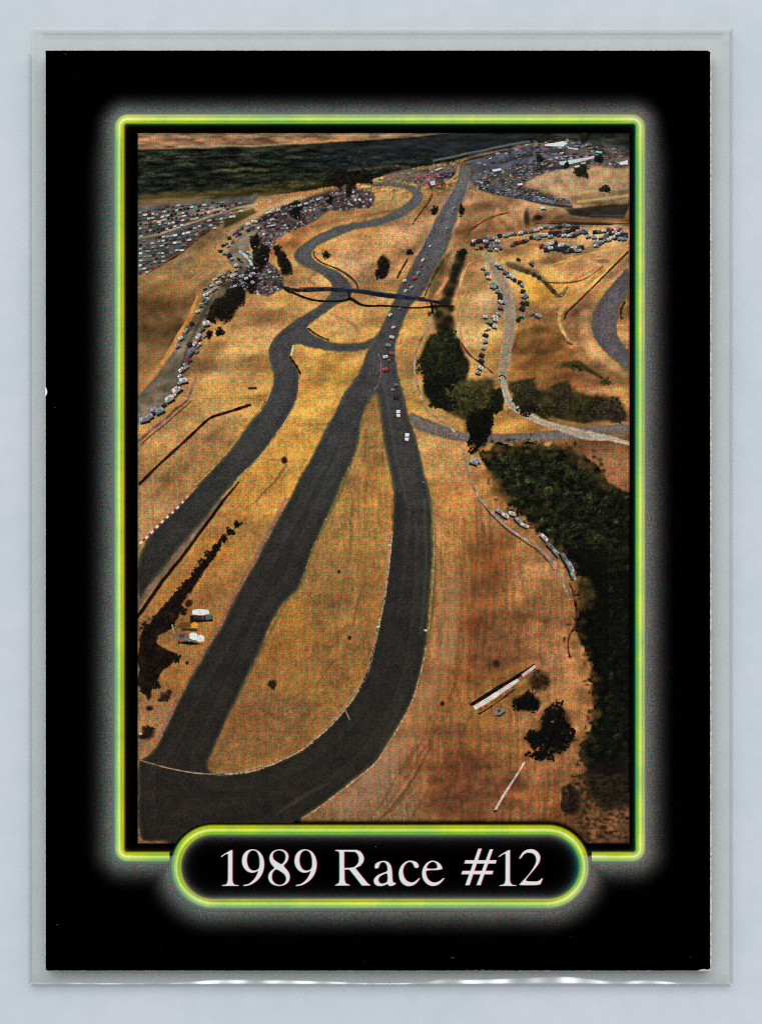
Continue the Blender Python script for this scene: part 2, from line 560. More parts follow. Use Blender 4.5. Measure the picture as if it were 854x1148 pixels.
def neon_rgb(u, nx, ny, s, bright):
    """u = px outward from the centre line; the yellow and cyan plates sit a little apart, as on the print"""
    def bump(t, w, e):
        return 1 / (1 + np.exp((np.abs(t) - w) / e))
    shR = 1.1 * nx - 0.7 * ny            # red light (no cyan) lies right and up
    shB = -1.1 * nx + 0.5 * ny
    R = 0.80 * bump(u - shR, 5.3, 0.62)
    G = 0.83 * bump(u - 0.25 * shR, 5.6, 0.62)
    B = 0.11 * bump(u - shB, 5.4, 0.9) + 0.10 * bump(u - shB * 2.6, 5.0, 1.2)
    R = np.minimum(R, G * 1.12 + 0.12 * np.clip(-u / 5, 0, 1))
    core = np.exp(-((u - 0.6 * shR + 0.2) / 1.5) ** 2)
    rimA = np.exp(-((u + 2.5) / 0.85) ** 2); rimB = np.exp(-((u - 2.7) / 0.85) ** 2)
    R = R * (0.90 + 0.08 * s) + core * (0.10 + 0.12 * bright)
    G = G * (0.95 + 0.04 * s) + core * (0.07 + 0.05 * bright)
    B = B * (1 - 0.35 * s) + core * (0.20 + 0.36 * bright)
    # the double edge of the tube: two darker green lines either side of the pale core
    R = R - (0.34 * rimA + 0.24 * rimB) * (1 - 0.8 * bright)
    G = G - (0.13 * rimA + 0.09 * rimB) * (1 - 0.8 * bright)
    B = B - 0.05 * (rimA + rimB) * (1 - bright)
    return R, G, B

def neon(name, pts, nrm, closed, parent, z, seed, corners, sat=1.0):
    r = np.random.default_rng(seed)
    us = np.linspace(-9.0, 8.0, 26)
    npt = len(pts)
    k = np.convolve(np.pad(r.random(npt), 12, mode='wrap'), np.ones(9) / 9, 'same')[12:-12]
    k2 = np.convolve(np.pad(r.random(npt), 30, mode='wrap'), np.ones(41) / 41, 'same')[30:-30]
    s = np.clip((k - .5) * 4 + (k2 - .5) * 9, -1, 1)
    bright = np.zeros(npt)
    for cx, cy, w, a in corners:
        bright = np.maximum(bright, a * np.exp(-((pts[:, 0] - cx) ** 2 + (pts[:, 1] - cy) ** 2) / (w * w)))
    bright = np.clip(bright + 0.25 * np.clip((k2 - .5) * 8, 0, 1), 0, 1)
    V, C = [], []
    for i in range(npt):
        nx, ny = nrm[i]
        R, G, B = neon_rgb(us, nx, ny, s[i], bright[i])
        p = pts[i] + np.outer(us, nrm[i])
        base = border_colours(p[:, 0], p[:, 1])
        c = lin(np.clip(np.stack([R, G, B], 1), 0, 0.96))
        c = np.maximum(c, base)
        V += [P(x, y, z) for x, y in p]
        C.append(c)
    m = len(us)
    F = []
    for i in range(npt if closed else npt - 1):
        j = (i + 1) % npt
        for q in range(m - 1):
            F.append((i * m + q, j * m + q, j * m + q + 1, i * m + q + 1))
    a, b, c_ = (np.array(V[F[0][0]]), np.array(V[F[0][1]]), np.array(V[F[0][2]]))
    if np.cross(b - a, c_ - a)[2] < 0:
        F = [t[::-1] for t in F]
    return mesh_obj(name, V, F, INK_FINE, parent, np.vstack(C))

fp, fn = path_round_rect(FX0, FY0, FX1, FY1, FR)
# leave the gap the caption plate fills: start right of the plate and run round to its left
keep = ~((np.abs(fp[:, 1] - FY1) < 0.01) & (fp[:, 0] > 192.5) & (fp[:, 0] < 660.5))
start = [i for i in range(len(fp)) if keep[i] and not keep[i - 1]][0]
order = [(start + i) % len(fp) for i in range(len(fp))]
order = [i for i in order if keep[i]]
neon('neon_frame', fp[order], fn[order], False, card, ZI + 0.00012, 3,
     [(142, 136, 16, .9), (711, 137, 18, 1.0), (140, 958, 14, .7), (712, 957, 16, .8), (670, 960, 12, .8), (718, 560, 60, .35), (500, 133, 120, .25)])

plate = None
kp, kn = path_round_rect(KX0, KY0, KX1, KY1, KR)
kpl = resample(card_outline(KX0, KY0, KX1, KY1, KR), 3)
# caption plate: the black capsule, its neon outline and its lettering
gx = np.arange(KX0 - 1, KX1 + 3, 2.0); gy = np.arange(KY0 - 1, KY1 + 3, 1.5)
QX, QY = np.meshgrid(gx, gy)
kc = border_colours(QX, QY) * (0.8 + 0.4 * vnoise(QX.shape, 6, 8))[..., None]
plate = grid_obj('caption_plate', gx, gy, ZI + 0.0009, kc, INK_HALO, card, keep=rr_sdf(QX, QY, KX0, KY0, KX1, KY1, KR) < 1.0)
neon('neon_outline', kp, kn, True, plate, ZI + 0.00095, 7,
     [(222, 1010, 20, .9), (222, 935, 18, .5), (640, 1005, 26, .9), (640, 938, 22, .8), (655, 970, 14, .6), (600, 931, 25, .5)])

# ------------------------------------------------------------------ lettering
def gl(pts, ox, oy, k):
    return [(ox + x / k, oy + y / k) for x, y in pts]
K1, K2 = 14.233, 9.489
one = [(118, 222), (160, 190), (215, 158), (272, 127), (292, 127), (291, 600), (300, 650), (330, 680), (392, 687), (392, 697), (130, 697), (132, 686), (190, 675), (215, 650), (226, 600), (228, 190), (205, 185), (160, 208), (122, 238)]
nine = [[(466, 682), (540, 672), (600, 635), (660, 570), (700, 490), (712, 450), (660, 480), (600, 490), (540, 472), (490, 427), (457, 365), (446, 300), (459, 220), (495, 160), (550, 122), (620, 111), (690, 130), (745, 175), (785, 250), (801, 340), (790, 440), (755, 530), (700, 600), (630, 655), (560, 688), (500, 700), (468, 695)],
        [(620, 127), (570, 145), (535, 195), (520, 270), (525, 340), (550, 408), (590, 446), (640, 456), (690, 443), (722, 413), (732, 350), (728, 260), (710, 190), (675, 141)]]
eight = [[(220, 112), (290, 124), (345, 170), (362, 230), (350, 290), (310, 345), (275, 378), (330, 435), (370, 490), (384, 560), (365, 630), (310, 680), (220, 703), (130, 686), (65, 640), (39, 570), (50, 500), (95, 445), (150, 412), (100, 365), (68, 310), (59, 240), (80, 180), (130, 130)],
         [(220, 129), (280, 146), (315, 190), (322, 240), (305, 300), (255, 360), (190, 325), (125, 280), (105, 235), (115, 175), (160, 137)],
         [(165, 425), (220, 455), (290, 500), (325, 550), (328, 610), (295, 660), (225, 687), (150, 667), (100, 610), (92, 540), (110, 470)]]
bigr = [[(85, 124), (420, 124), (480, 148), (520, 200), (538, 260), (525, 320), (480, 375), (400, 415), (500, 540), (590, 650), (637, 684), (637, 692), (510, 692), (440, 600), (310, 437), (225, 437), (228, 600), (245, 655), (312, 683), (312, 692), (83, 692), (83, 683), (140, 650), (152, 600), (152, 180), (140, 150), (85, 136)],
        [(222, 150), (400, 154), (440, 190), (462, 250), (455, 320), (420, 370), (380, 398), (300, 411), (222, 411)]]
low_a = [[(50, 275), (48, 240), (75, 213), (130, 197), (180, 204), (215, 240), (230, 300), (233, 400), (240, 430), (272, 433), (265, 450), (230, 466), (200, 466), (182, 440), (150, 460), (110, 468), (60, 461), (37, 425), (40, 390), (70, 355), (120, 330), (185, 310), (185, 270), (170, 225), (140, 208), (110, 217), (95, 240), (85, 275), (60, 281)],
         [(185, 325), (140, 341), (95, 366), (80, 400), (95, 434), (125, 444), (170, 430), (187, 410)]]
low_c = [[(420, 194), (480, 204), (510, 235), (513, 265), (495, 276), (470, 270), (462, 240), (440, 213), (410, 208), (370, 232), (346, 280), (346, 340), (370, 400), (420, 431), (470, 424), (520, 379), (527, 384), (490, 436), (440, 467), (380, 467), (330, 431), (304, 370), (304, 300), (335, 240), (380, 204)]]
low_e = [[(660, 194), (720, 211), (755, 250), (769, 296), (590, 297), (588, 330), (605, 390), (650, 427), (700, 429), (745, 409), (780, 377), (786, 384), (750, 432), (700, 464), (640, 467), (585, 432), (551, 370), (551, 300), (580, 240), (620, 204)],
         [(592, 283), (710, 283), (715, 250), (695, 216), (655, 205), (620, 226), (600, 255)]]
two = [[(372, 262), (385, 250), (412, 195), (450, 145), (520, 112), (590, 111), (650, 134), (700, 190), (716, 250), (695, 330), (650, 395), (560, 500), (460, 618), (560, 627), (670, 627), (715, 600), (745, 573), (753, 579), (725, 650), (700, 686), (385, 686), (385, 672), (440, 615), (540, 505), (620, 390), (655, 310), (650, 240), (620, 190), (570, 170), (510, 165), (455, 185), (415, 240), (395, 262)]]
# the number sign: two slanted strokes and two bars as one outline with its middle left open
def hash_loops():
    def on(xa, ya, xb, yb, y):
        return (xa + (xb - xa) * (y - ya) / (yb - ya), y)
    l1 = lambda y: on(370, 104, 163, 686, y); r1 = lambda y: on(420, 104, 226, 686, y)
    l2 = lambda y: on(553, 114, 343, 686, y); r2 = lambda y: on(600, 114, 401, 686, y)
    a, b, c, d = 288, 341, 458, 512
    outer = [l1(104), r1(104), r1(a), l2(a), l2(114), r2(114), r2(a), (657, a), (640, b), r2(b), r2(c), (602, c), (590, d), r2(d), r2(686), l2(686), l2(d), r1(d), r1(686), l1(686), l1(d), (100, d), (118, c), l1(c), l1(b), (148, b), (163, a), l1(a)]
    return [outer, [r1(b), l2(b), l2(c), r1(c)]]

def letter(loops, ox, oy, k, smooth=True):
    lps = [gl(lp, ox, oy, k) for lp in loops]
    if smooth:
        lps = [[tuple(p) for p in chaikin(lp, 2, True)] for lp in lps]
    return lps

def keep_sharp(loops, ox, oy, k):
    return [[tuple(p) for p in resample(gl(lp, ox, oy, k), 1.2)] for lp in loops]

GLYPHS = [('numeral_one', keep_sharp([one], 240, 944, K1)), ('numeral_nine', letter(nine, 240, 944, K1)), ('numeral_eight', letter(eight, 298, 944, K1)),
          ('numeral_nine', letter(nine, 298.8, 944, K1)), ('capital_r', keep_sharp(bigr, 370, 944, K1)), ('letter_a', letter(low_a, 415, 944, K2)),
          ('letter_c', letter(low_c, 415, 944, K2)), ('letter_e', letter(low_e, 415, 944, K2)), ('number_sign', keep_sharp(hash_loops(), 510, 944, K1)),
          ('numeral_one', keep_sharp([one], 550.6, 944, K1)), ('numeral_two', letter(two, 555, 944, K1))]
def multi(loops, dx, dy, z, col, sh):
    flat, tris = tess(loops)
    b = len(sh.v)
    sh.v += [(x + dx, y + dy, z) for x, y in flat]
    sh.f += [tuple(i + b for i in t) for t in tris]
    sh.c += [lin(np.array(col) / 255.0)] * len(flat)
def inset(lp, d):
    """move an outline inwards by d photo pixels (holes outwards)"""
    p = np.array(lp, float)
    a = 0.5 * np.sum(p[:, 0] * np.roll(p[:, 1], -1) - np.roll(p[:, 0], -1) * p[:, 1])
    t = np.roll(p, -1, 0) - np.roll(p, 1, 0)
    t /= np.maximum(np.hypot(t[:, 0], t[:, 1])[:, None], 1e-9)
    n = np.stack([-t[:, 1], t[:, 0]], 1) * (1 if a > 0 else -1)
    return [tuple(q) for q in p + n * d]
for nm, loops in GLYPHS:
    sh = Sheet()
    multi(loops, 1.0, 0.1, 0.0, (112, 12, 38), sh)          # magenta plate, a little to the right
    multi(loops, -0.7, 0.3, 0.000025, (44, 104, 92), sh)     # cyan plate, a little to the left
    multi(loops, 0.35, 0.0, 0.00005, (236, 150, 172), sh)
    multi([inset(lp, 0.20 if i == 0 else -0.20) for i, lp in enumerate(loops)], -0.12, 0.0, 0.000075, (219, 219, 217), sh)
    sh.build(nm, INK_TEXT, plate, ZI + 0.00102)

# ------------------------------------------------------------------ the printed aerial photograph
PX0, PX1, PY0, PY1 = 154.6, 705.2, 149.2, 945.5
ZP = ZI + 0.00015
GS = 1.1
xs = np.linspace(PX0, PX1, int((PX1 - PX0) / GS)); ys = np.linspace(PY0, PY1, int((PY1 - PY0) / GS))
X, Y = np.meshgrid(xs, ys)
SH = X.shape
img = np.zeros(SH + (3,))

# dry grass: colours read off the picture at scattered points, blended between them
PTS = """180,310,165,118,52 230,290,172,124,56 170,350,122,86,40 190,380,104,74,36 175,412,152,102,44 205,345,146,102,46 260,390,188,134,60
240,440,190,138,62 285,350,186,131,60 312,340,190,136,60 200,500,182,128,60 180,530,162,114,52 240,500,165,114,52 175,580,172,126,66
350,400,198,138,52 360,450,203,144,56 320,500,206,143,52 290,540,202,140,52 250,600,186,126,50 230,650,170,114,48 270,640,180,126,54
245,735,172,118,52 180,795,176,126,62 205,760,168,114,48 415,480,160,114,48 410,520,160,114,50 380,600,168,120,50 360,660,160,115,50
400,680,166,118,52 330,720,166,115,48 300,780,160,110,48 380,760,162,114,48 260,850,150,105,46 330,800,155,108,48 390,360,195,140,66
410,345,190,135,62 400,290,195,140,76 440,260,188,134,70 400,270,186,131,66 350,315,190,141,72 360,235,178,116,50 400,240,192,131,60
440,230,195,145,72 470,370,178,128,56 460,410,164,114,52 455,440,184,134,56 500,300,150,105,54 480,520,186,132,64 520,560,182,122,56
500,620,186,132,62 545,640,150,94,40 590,650,176,122,60 560,700,150,98,44 500,720,172,118,54 480,800,166,112,50 540,730,138,84,38
620,720,176,120,62 640,790,196,131,62 650,760,196,134,64 560,830,152,102,46 480,860,154,100,52 440,890,148,110,62 520,880,126,77,37
600,890,166,106,50 660,930,118,76,36 560,780,162,112,46 550,250,172,122,66 560,330,195,146,76 540,370,195,145,70 550,400,182,131,60
610,320,188,128,48 650,310,168,120,60 620,290,192,141,72 600,370,150,100,44 620,400,124,80,32 600,412,134,86,34 650,360,182,131,66
670,400,170,121,60 690,435,186,126,56 640,430,150,92,42 660,440,168,100,50 690,520,148,96,48 670,508,120,76,39 695,545,156,98,48
560,475,176,121,50 600,478,170,116,46 640,205,176,132,76 690,205,172,130,74 680,228,184,134,70 600,250,160,112,58 680,262,186,134,70
200,240,110,95,70 205,275,120,98,66 480,270,180,128,68 495,225,165,118,66 440,395,172,122,54 450,560,176,124,54""".split()
PTS = np.array([[float(t) for t in p.split(',')] for p in PTS])
cx_, cy_ = X[::6, ::6], Y[::6, ::6]
num = np.zeros(cx_.shape + (3,)); den = np.zeros(cx_.shape)
for x, y, r, g, b in PTS:
    w = 1.0 / (((cx_ - x) ** 2 + (cy_ - y) ** 2) / 300.0 + 1.0) ** 2.2
    num += w[..., None] * np.array([r, g, b]); den += w
low = num / den[..., None]
# bilinear back up
yi = np.clip(np.arange(SH[0]) / 6.0, 0, low.shape[0] - 1.001); xi = np.clip(np.arange(SH[1]) / 6.0, 0, low.shape[1] - 1.001)
y0, x0 = yi.astype(int), xi.astype(int); fy, fx = (yi - y0)[:, None, None], (xi - x0)[None, :, None]
img = (low[np.ix_(y0, x0)] * (1 - fx) + low[np.ix_(y0, x0 + 1)] * fx) * (1 - fy) + (low[np.ix_(y0 + 1, x0)] * (1 - fx) + low[np.ix_(y0 + 1, x0 + 1)] * fx) * fy

nA = vnoise(SH, 26, 1, 0.6, 5) - .5
nB = vnoise(SH, 7, 2, 1.0, 4) - .5
nS = vnoise(SH, 3.5, 3, 9.0, 3) - .5           # upright streaks: mown strips
nH = vnoise(SH, 16, 4, 0.22, 4) - .5           # flat streaks: the far fields
nF = RNG.random(SH) - .5
nT = vnoise(SH, 5, 14, .3, 3) - .5           # fine flat texture of the plain
wx, wy = (vnoise(SH, 14, 6, 1, 4) - .5) * 2, (vnoise(SH, 14, 9, 1, 4) - .5) * 2
mow = sstep(560, 640, Y) * sstep(410, 470, X) * (1 - sstep(620, 670, X)) + 0.6 * sstep(430, 560, Y) * (1 - sstep(430, 460, X)) * sstep(300, 400, X)
nC = vnoise(SH, 2.6, 15, 1.0, 2) - .5
lum = 1 + 0.24 * nA + 0.14 * nB + 0.36 * nS * mow + 0.20 * nF + .18 * nC
img = img * lum[..., None]
img[..., 0] *= 1 + 0.10 * nB; img[..., 2] *= 1 - 0.25 * nA

def bbox(pts, m):
    p = np.array(pts, float)
    i0 = max(0, int((p[:, 1].min() - m - PY0) / (ys[1] - ys[0]))); i1 = min(SH[0], int((p[:, 1].max() + m - PY0) / (ys[1] - ys[0])) + 2)
    j0 = max(0, int((p[:, 0].min() - m - PX0) / (xs[1] - xs[0]))); j1 = min(SH[1], int((p[:, 0].max() + m - PX0) / (xs[1] - xs[0])) + 2)
    return slice(i0, max(i1, i0)), slice(j0, max(j1, j0))

def seg_dist(XX, YY, pts, closed):
    d = np.full(XX.shape, 1e9); n = len(pts); t_at = np.zeros(XX.shape)
    for i in range(n if closed else n - 1):
        ax, ay = pts[i][:2]; bx, by = pts[(i + 1) % n][:2]
        dx, dy = bx - ax, by - ay; l2 = dx * dx + dy * dy + 1e-9
        t = np.clip(((XX - ax) * dx + (YY - ay) * dy) / l2, 0, 1)
        dd = np.hypot(XX - ax - t * dx, YY - ay - t * dy)
        t_at = np.where(dd < d, i + t, t_at); d = np.minimum(d, dd)
    return d, t_at

def inside(XX, YY, pts):
    r = np.zeros(XX.shape, bool); n = len(pts)
    for i in range(n):
        ax, ay = pts[i][:2]; bx, by = pts[(i + 1) % n][:2]
        if ay == by:
            continue
        c = ((ay > YY) != (by > YY)) & (XX < (bx - ax) * (YY - ay) / (by - ay) + ax)
        r ^= c
    return r

def area(pts, col, soft=1.5, wob=0.0, op=1.0, tex=0.0, texn=None, clump=0.0, field=None):
    """ink an area with a soft, uneven edge"""
    m = soft * 3 + wob * 2 + 4
    sl = bbox(pts, m)
    XX, YY = X[sl] + wx[sl] * wob, Y[sl] + wy[sl] * wob
    if XX.size == 0:
        return
    d, _ = seg_dist(XX, YY, pts, True)
    s = np.where(inside(XX, YY, pts), d, -d)
    a = sstep(-soft, soft, s + clump * (nB[sl] * 6)) * op
    c = np.broadcast_to(np.array(col, float), XX.shape + (3,))
    if tex:
        t = (nB if texn is None else texn)[sl]
        c = c * (1 + tex * t)[..., None]
    img[sl] = img[sl] * (1 - a[..., None]) + c * a[..., None]

def stroke(pts, w, col, soft=0.8, wob=0.0, op=1.0, tex=0.0):
    """ink a line; w a width or a list of widths along it"""
    ww = np.asarray(w, float)
    sl = bbox(pts, ww.max() + soft * 3 + wob * 2 + 2)
    XX, YY = X[sl] + wx[sl] * wob, Y[sl] + wy[sl] * wob
    if XX.size == 0:
        return
    d, t = seg_dist(XX, YY, pts, False)
    half = ww / 2 if ww.ndim == 0 else np.interp(t, np.arange(len(ww)), ww) / 2
    a = (1 - sstep(half - soft, half + soft, d)) * op
    c = np.broadcast_to(np.array(col, float), XX.shape + (3,))
    if tex:
        c = c * (1 + tex * nB[sl])[..., None]
    img[sl] = img[sl] * (1 - a[..., None]) + c * a[..., None]

def spot(x, y, rx, ry, col, op=1.0, soft=0.5):
    sl = bbox([(x - rx, y - ry), (x + rx, y + ry)], 6)
    d = np.hypot((X[sl] - x) / rx, (Y[sl] - y) / ry)
    a = (1 - sstep(1 - soft, 1 + soft, d)) * op
    img[sl] = img[sl] * (1 - a[..., None]) + np.array(col, float) * a[..., None]

# far fields along the top
area([(150, 145), (520, 145), (496, 150), (430, 155), (360, 158.5), (290, 162.5), (220, 165), (150, 166.5)], (140, 100, 58), 1.2, 1.5, tex=1.2, texn=nH)
area([(150, 167.5), (220, 166.5), (290, 164), (360, 160), (430, 156), (500, 150), (560, 146), (710, 146), (710, 168), (600, 160), (540, 172), (500, 182), (470, 187), (450, 192), (420, 200), (380, 208), (330, 216), (250, 224), (150, 224)],
     (33, 36, 28), 1.2, 1.0, tex=2.2, texn=nH)
area([(400, 160), (520, 150), (600, 150), (560, 166), (500, 178), (440, 186), (380, 190), (330, 180)], (32, 37, 40), 6, 3, .8, tex=.8, texn=nH)
stroke([(165, 177), (200, 176), (230, 175), (260, 174), (290, 173)], 1.2, (92, 84, 78), .8, 1, .7)
stroke([(240, 192), (262, 190), (285, 190), (300, 191)], 3, (96, 86, 50), 1.5, 1, .7)
stroke([(265, 198), (290, 197), (320, 195), (350, 196)], 2, (54, 66, 40), 1.2, 1, .7)
stroke([(390, 191), (410, 189), (432, 187), (446, 186)], 2.5, (110, 92, 60), 1.2, 1, .7)
area([(150, 219), (200, 216), (260, 212), (300, 206), (350, 204), (400, 203), (330, 215), (290, 222), (230, 224), (150, 230)], (84, 72, 36), 3, 2, .8, tex=.9, texn=nH)
area([(150, 225), (200, 222), (240, 220), (200, 228), (150, 233)], (128, 94, 50), 1.5, 1, .8)
fm = sstep(166, 172, Y) * (1 - sstep(206, 222, Y)) * (1 - sstep(500, 560, X))
img *= (1 - .22 * fm + fm * (.9 * nT + .4 * nF + .5 * nH))[..., None]
img[..., 1] += fm * 2
# car park on the left
area([(150, 232), (200, 228), (250, 222), (292, 218), (284, 228), (262, 238), (238, 252), (222, 266), (205, 280), (186, 294), (170, 304), (150, 310)], (88, 84, 78), 2, 2, .95, tex=.7)
area([(252, 246), (268, 238), (284, 234), (290, 240), (270, 247), (250, 256)], (70, 62, 34), 2, 2, .85)
for l in ([(154, 268), (180, 262), (208, 252), (240, 241), (266, 233), (288, 229)], [(154, 252), (190, 246), (230, 238), (262, 230)]):
    stroke(l, 2.2, (170, 134, 92), .8, .5, .9)
stroke([(238, 257), (225, 265), (212, 278), (200, 288), (180, 300), (165, 308)], 5, (150, 104, 54), 2, 1, .9)
stroke([(236, 254), (222, 263), (209, 275), (197, 285)], 1.6, (66, 42, 24), .7, 1, .8)
# darker scrub on the left hill
area([(155, 335), (195, 330), (210, 345), (205, 365), (195, 388), (170, 396), (155, 385)], (92, 66, 34), 8, 6, .8, tex=.7)
area([(156, 312), (190, 312), (200, 322), (165, 330)], (126, 92, 48), 6, 4, .6)
for k in range(5):
    stroke([(165 + 8 * k, 345 + 9 * k), (200 + 3 * k, 330 + 9 * k), (228 - 4 * k, 305 + 14 * k)], 1.5, (112, 78, 36), 1.2, 2, .35)
# spectators' bank
CROWD = [(248, 322), (262, 330), (276, 326), (290, 330), (300, 332), (316, 324), (318, 312), (312, 302), (304, 296), (300, 284), (308, 272), (323, 261), (352, 248), (367, 237), (396, 235), (414, 233), (421, 222), (410, 213), (392, 208), (378, 212), (352, 219), (330, 225), (306, 236), (286, 246), (282, 262), (286, 282), (284, 300), (262, 312)]
area(CROWD, (80, 69, 66), 2, 2.5, .95, tex=.9)
area([(352, 219), (392, 207), (420, 216), (418, 230), (396, 234), (366, 236), (350, 236)], (70, 62, 60), 3, 2, .7, tex=.9)
area([(312, 229), (322, 222), (338, 219), (344, 222), (330, 228), (314, 234)], (188, 148, 78), 1.2, 1, .9)
stroke([(256, 262), (275, 247), (292, 238), (312, 229)], 3.5, (176, 132, 74), 1.2, 1, .8)
area([(300, 284), (306, 272), (323, 262), (352, 249), (366, 239), (352, 252), (340, 268), (326, 285), (316, 292)], (166, 104, 46), 2, 2, .85, tex=.7)
area([(352, 247), (368, 238), (398, 236), (392, 244), (372, 252), (356, 258)], (150, 100, 50), 2, 2, .5)
# car lane on the left
LANE = [(150, 500), (150, 452), (166, 430), (178, 419), (191, 398), (204, 378), (219, 358), (229, 345), (242, 329), (256, 316), (266, 306), (258, 296), (252, 286), (262, 272), (276, 256), (292, 246), (300, 246), (288, 262), (280, 276), (283, 298), (276, 314), (250, 331), (236, 349), (223, 372), (213, 395), (206, 412), (201, 425), (190, 447), (172, 463), (156, 474)]
area(LANE, (112, 98, 80), 1.8, 1, .95, tex=.6)
stroke([(155, 440), (172, 421), (190, 396), (203, 372), (216, 352), (224, 330)], 5, (186, 122, 52), 1.5, .6, .8)
area([(150, 420), (164, 420), (176, 414), (160, 436), (150, 446)], (176, 118, 56), 2, 1, .7)
# golden strip and pale shoulder lines beside the lower lane
stroke([(156, 495), (166, 486), (183, 471), (199, 458), (211, 448), (216, 436), (220, 424)], 3.0, (128, 84, 62), 1, 1.5, .9, tex=1.2)
stroke([(158, 499), (168, 490), (185, 475), (202, 461), (214, 450)], 1.4, (60, 34, 28), .8, 1.5, .7)
# mid ground: the far end of the straight
area([(520, 186), (545, 176), (600, 164), (660, 158), (706, 166), (706, 188), (668, 186), (626, 192), (596, 200), (582, 208), (606, 216), (640, 224), (640, 229), (610, 228), (576, 222), (548, 216), (530, 210)], (72, 70, 72), 4, 3.5, .92, tex=1.2)
area([(528, 176), (580, 164), (640, 158), (646, 164), (600, 176), (540, 190), (520, 188)], (74, 75, 84), 4, 3, .85, tex=.9, texn=nH)
stroke([(486, 180), (520, 173), (545, 168), (570, 162), (600, 158)], 2.2, (104, 104, 110), 1, 1, .8)
stroke([(520, 181), (550, 173), (575, 168)], 1.8, (30, 30, 34), .8, .6, .8)
area([(455, 194), (490, 186), (520, 182), (512, 196), (492, 206), (470, 208), (450, 202)], (104, 88, 82), 2, 2, .85, tex=1.1)
area([(430, 196), (452, 190), (470, 190), (450, 204), (430, 205)], (110, 96, 84), 2, 2, .7)
area([(473, 196), (492, 193), (497, 203), (478, 209)], (132, 86, 84), 2, 2, .7, tex=1.3)
area([(496, 194), (510, 193), (508, 199), (495, 200)], (40, 32, 66), 1, .5, .95)
stroke([(500, 205), (512, 196), (514, 186)], 2.5, (176, 142, 72), 1, .5, .7)
area([(590, 204), (612, 193), (640, 189), (668, 190), (704, 190), (704, 214), (668, 216), (634, 217), (604, 211)], (176, 134, 78), 1.5, 2, .95, tex=.6)
area([(640, 220), (668, 215), (704, 213), (704, 230), (662, 233), (640, 229)], (132, 102, 58), 2, 2, .9, tex=.8)
stroke([(648, 226), (676, 223), (704, 219)], 3, (190, 142, 72), 1, .6, .8)
area([(632, 234), (660, 232), (704, 228), (704, 232), (698, 245), (664, 244), (640, 241)], (58, 52, 44), 1.5, 1, .9, tex=.8, texn=nH)
stroke([(662, 241), (698, 242)], 1.2, (92, 90, 110), .6, .5, .8)
stroke([(600, 243), (640, 246), (704, 247)], 4, (142, 96, 52), 1.5, .8, .8)
stroke([(596, 247), (630, 249), (704, 251)], 1.4, (46, 32, 24), .7, .5, .9)
stroke([(610, 252), (640, 251), (704, 253)], 1.6, (198, 158, 100), .8, .5, .8)
stroke([(538, 212), (556, 216), (580, 220), (608, 228), (640, 232)], 3, (36, 40, 48), 1.2, 1, .9)
area([(536, 217), (560, 219), (586, 224), (580, 228), (552, 225), (534, 224)], (150, 112, 60), 1.5, 1, .7)
area([(516, 232), (570, 222), (606, 230), (634, 236), (640, 250), (600, 252), (560, 262), (520, 268), (508, 264)], (150, 106, 58), 3, 2, .75, tex=.9)
area([(516, 230), (545, 226), (560, 230), (540, 246), (522, 262), (510, 262), (516, 244)], (110, 78, 40), 3, 3, .6)
spot(590, 244, 3.2, 9, (56, 42, 32), .85)
spot(603, 244, 5, 3, (44, 32, 24), .85)
for l_, w_, c_ in (([(532, 200), (556, 188), (590, 180), (620, 174)], 6, (86, 90, 106)), ([(545, 178), (580, 170), (620, 164), (650, 161)], 6, (92, 95, 108)), ([(540, 210), (566, 214), (592, 221), (620, 226)], 5, (84, 90, 108)),
                   ([(575, 196), (610, 186), (640, 178)], 3, (42, 42, 50)), ([(560, 182), (600, 172), (634, 168)], 2, (40, 40, 44)), ([(640, 170), (670, 176), (704, 178)], 4, (110, 90, 74)), ([(650, 184), (690, 176), (704, 172)], 2, (50, 44, 42)), ([(612, 170), (640, 164), (690, 166)], 3, (60, 58, 48))):
    stroke(l_, w_, c_, 1.8, 1.5, .7, tex=.8)
# golden rises right of the straight
stroke([(570, 297), (585, 301), (600, 306), (611, 316), (623, 330)], [7, 6, 6, 7, 3], (92, 80, 44), 2.5, 1.5, .85)
stroke([(612, 298), (640, 292), (672, 282), (704, 276)], 2, (208, 152, 72), 1, 1, .6)
stroke([(600, 316), (640, 316), (670, 300)], 2, (120, 84, 40), 1.5, 1.5, .6)
stroke([(624, 332), (632, 328), (636, 322)], 3, (80, 78, 40), 1.5, 1, .7)
spot(676, 293, 7, 2.5, (74, 60, 30), .75)
area([(577, 300), (600, 312), (620, 334), (606, 344), (592, 334)], (196, 134, 46), 2, 1.5, .8, tex=.4)
stroke([(704, 278), (690, 296), (664, 318), (640, 338), (630, 344), (626, 358), (636, 380), (640, 388)], 5, (196, 142, 66), 1.5, 1, .7)
area([(575, 372), (600, 364), (622, 372), (640, 392), (632, 410), (600, 420), (572, 424)], (126, 82, 34), 5, 4, .6, tex=.9)
stroke([(632, 408), (648, 408), (662, 416), (676, 426)], [6, 7, 6, 2], (56, 52, 24), 2, 2, .8)
stroke([(700, 418), (684, 404), (668, 390), (656, 378)], 4, (196, 138, 62), 1.5, 1, .5)
stroke([(636, 384), (640, 386)], 3, (44, 34, 26), 1, .5, .7)
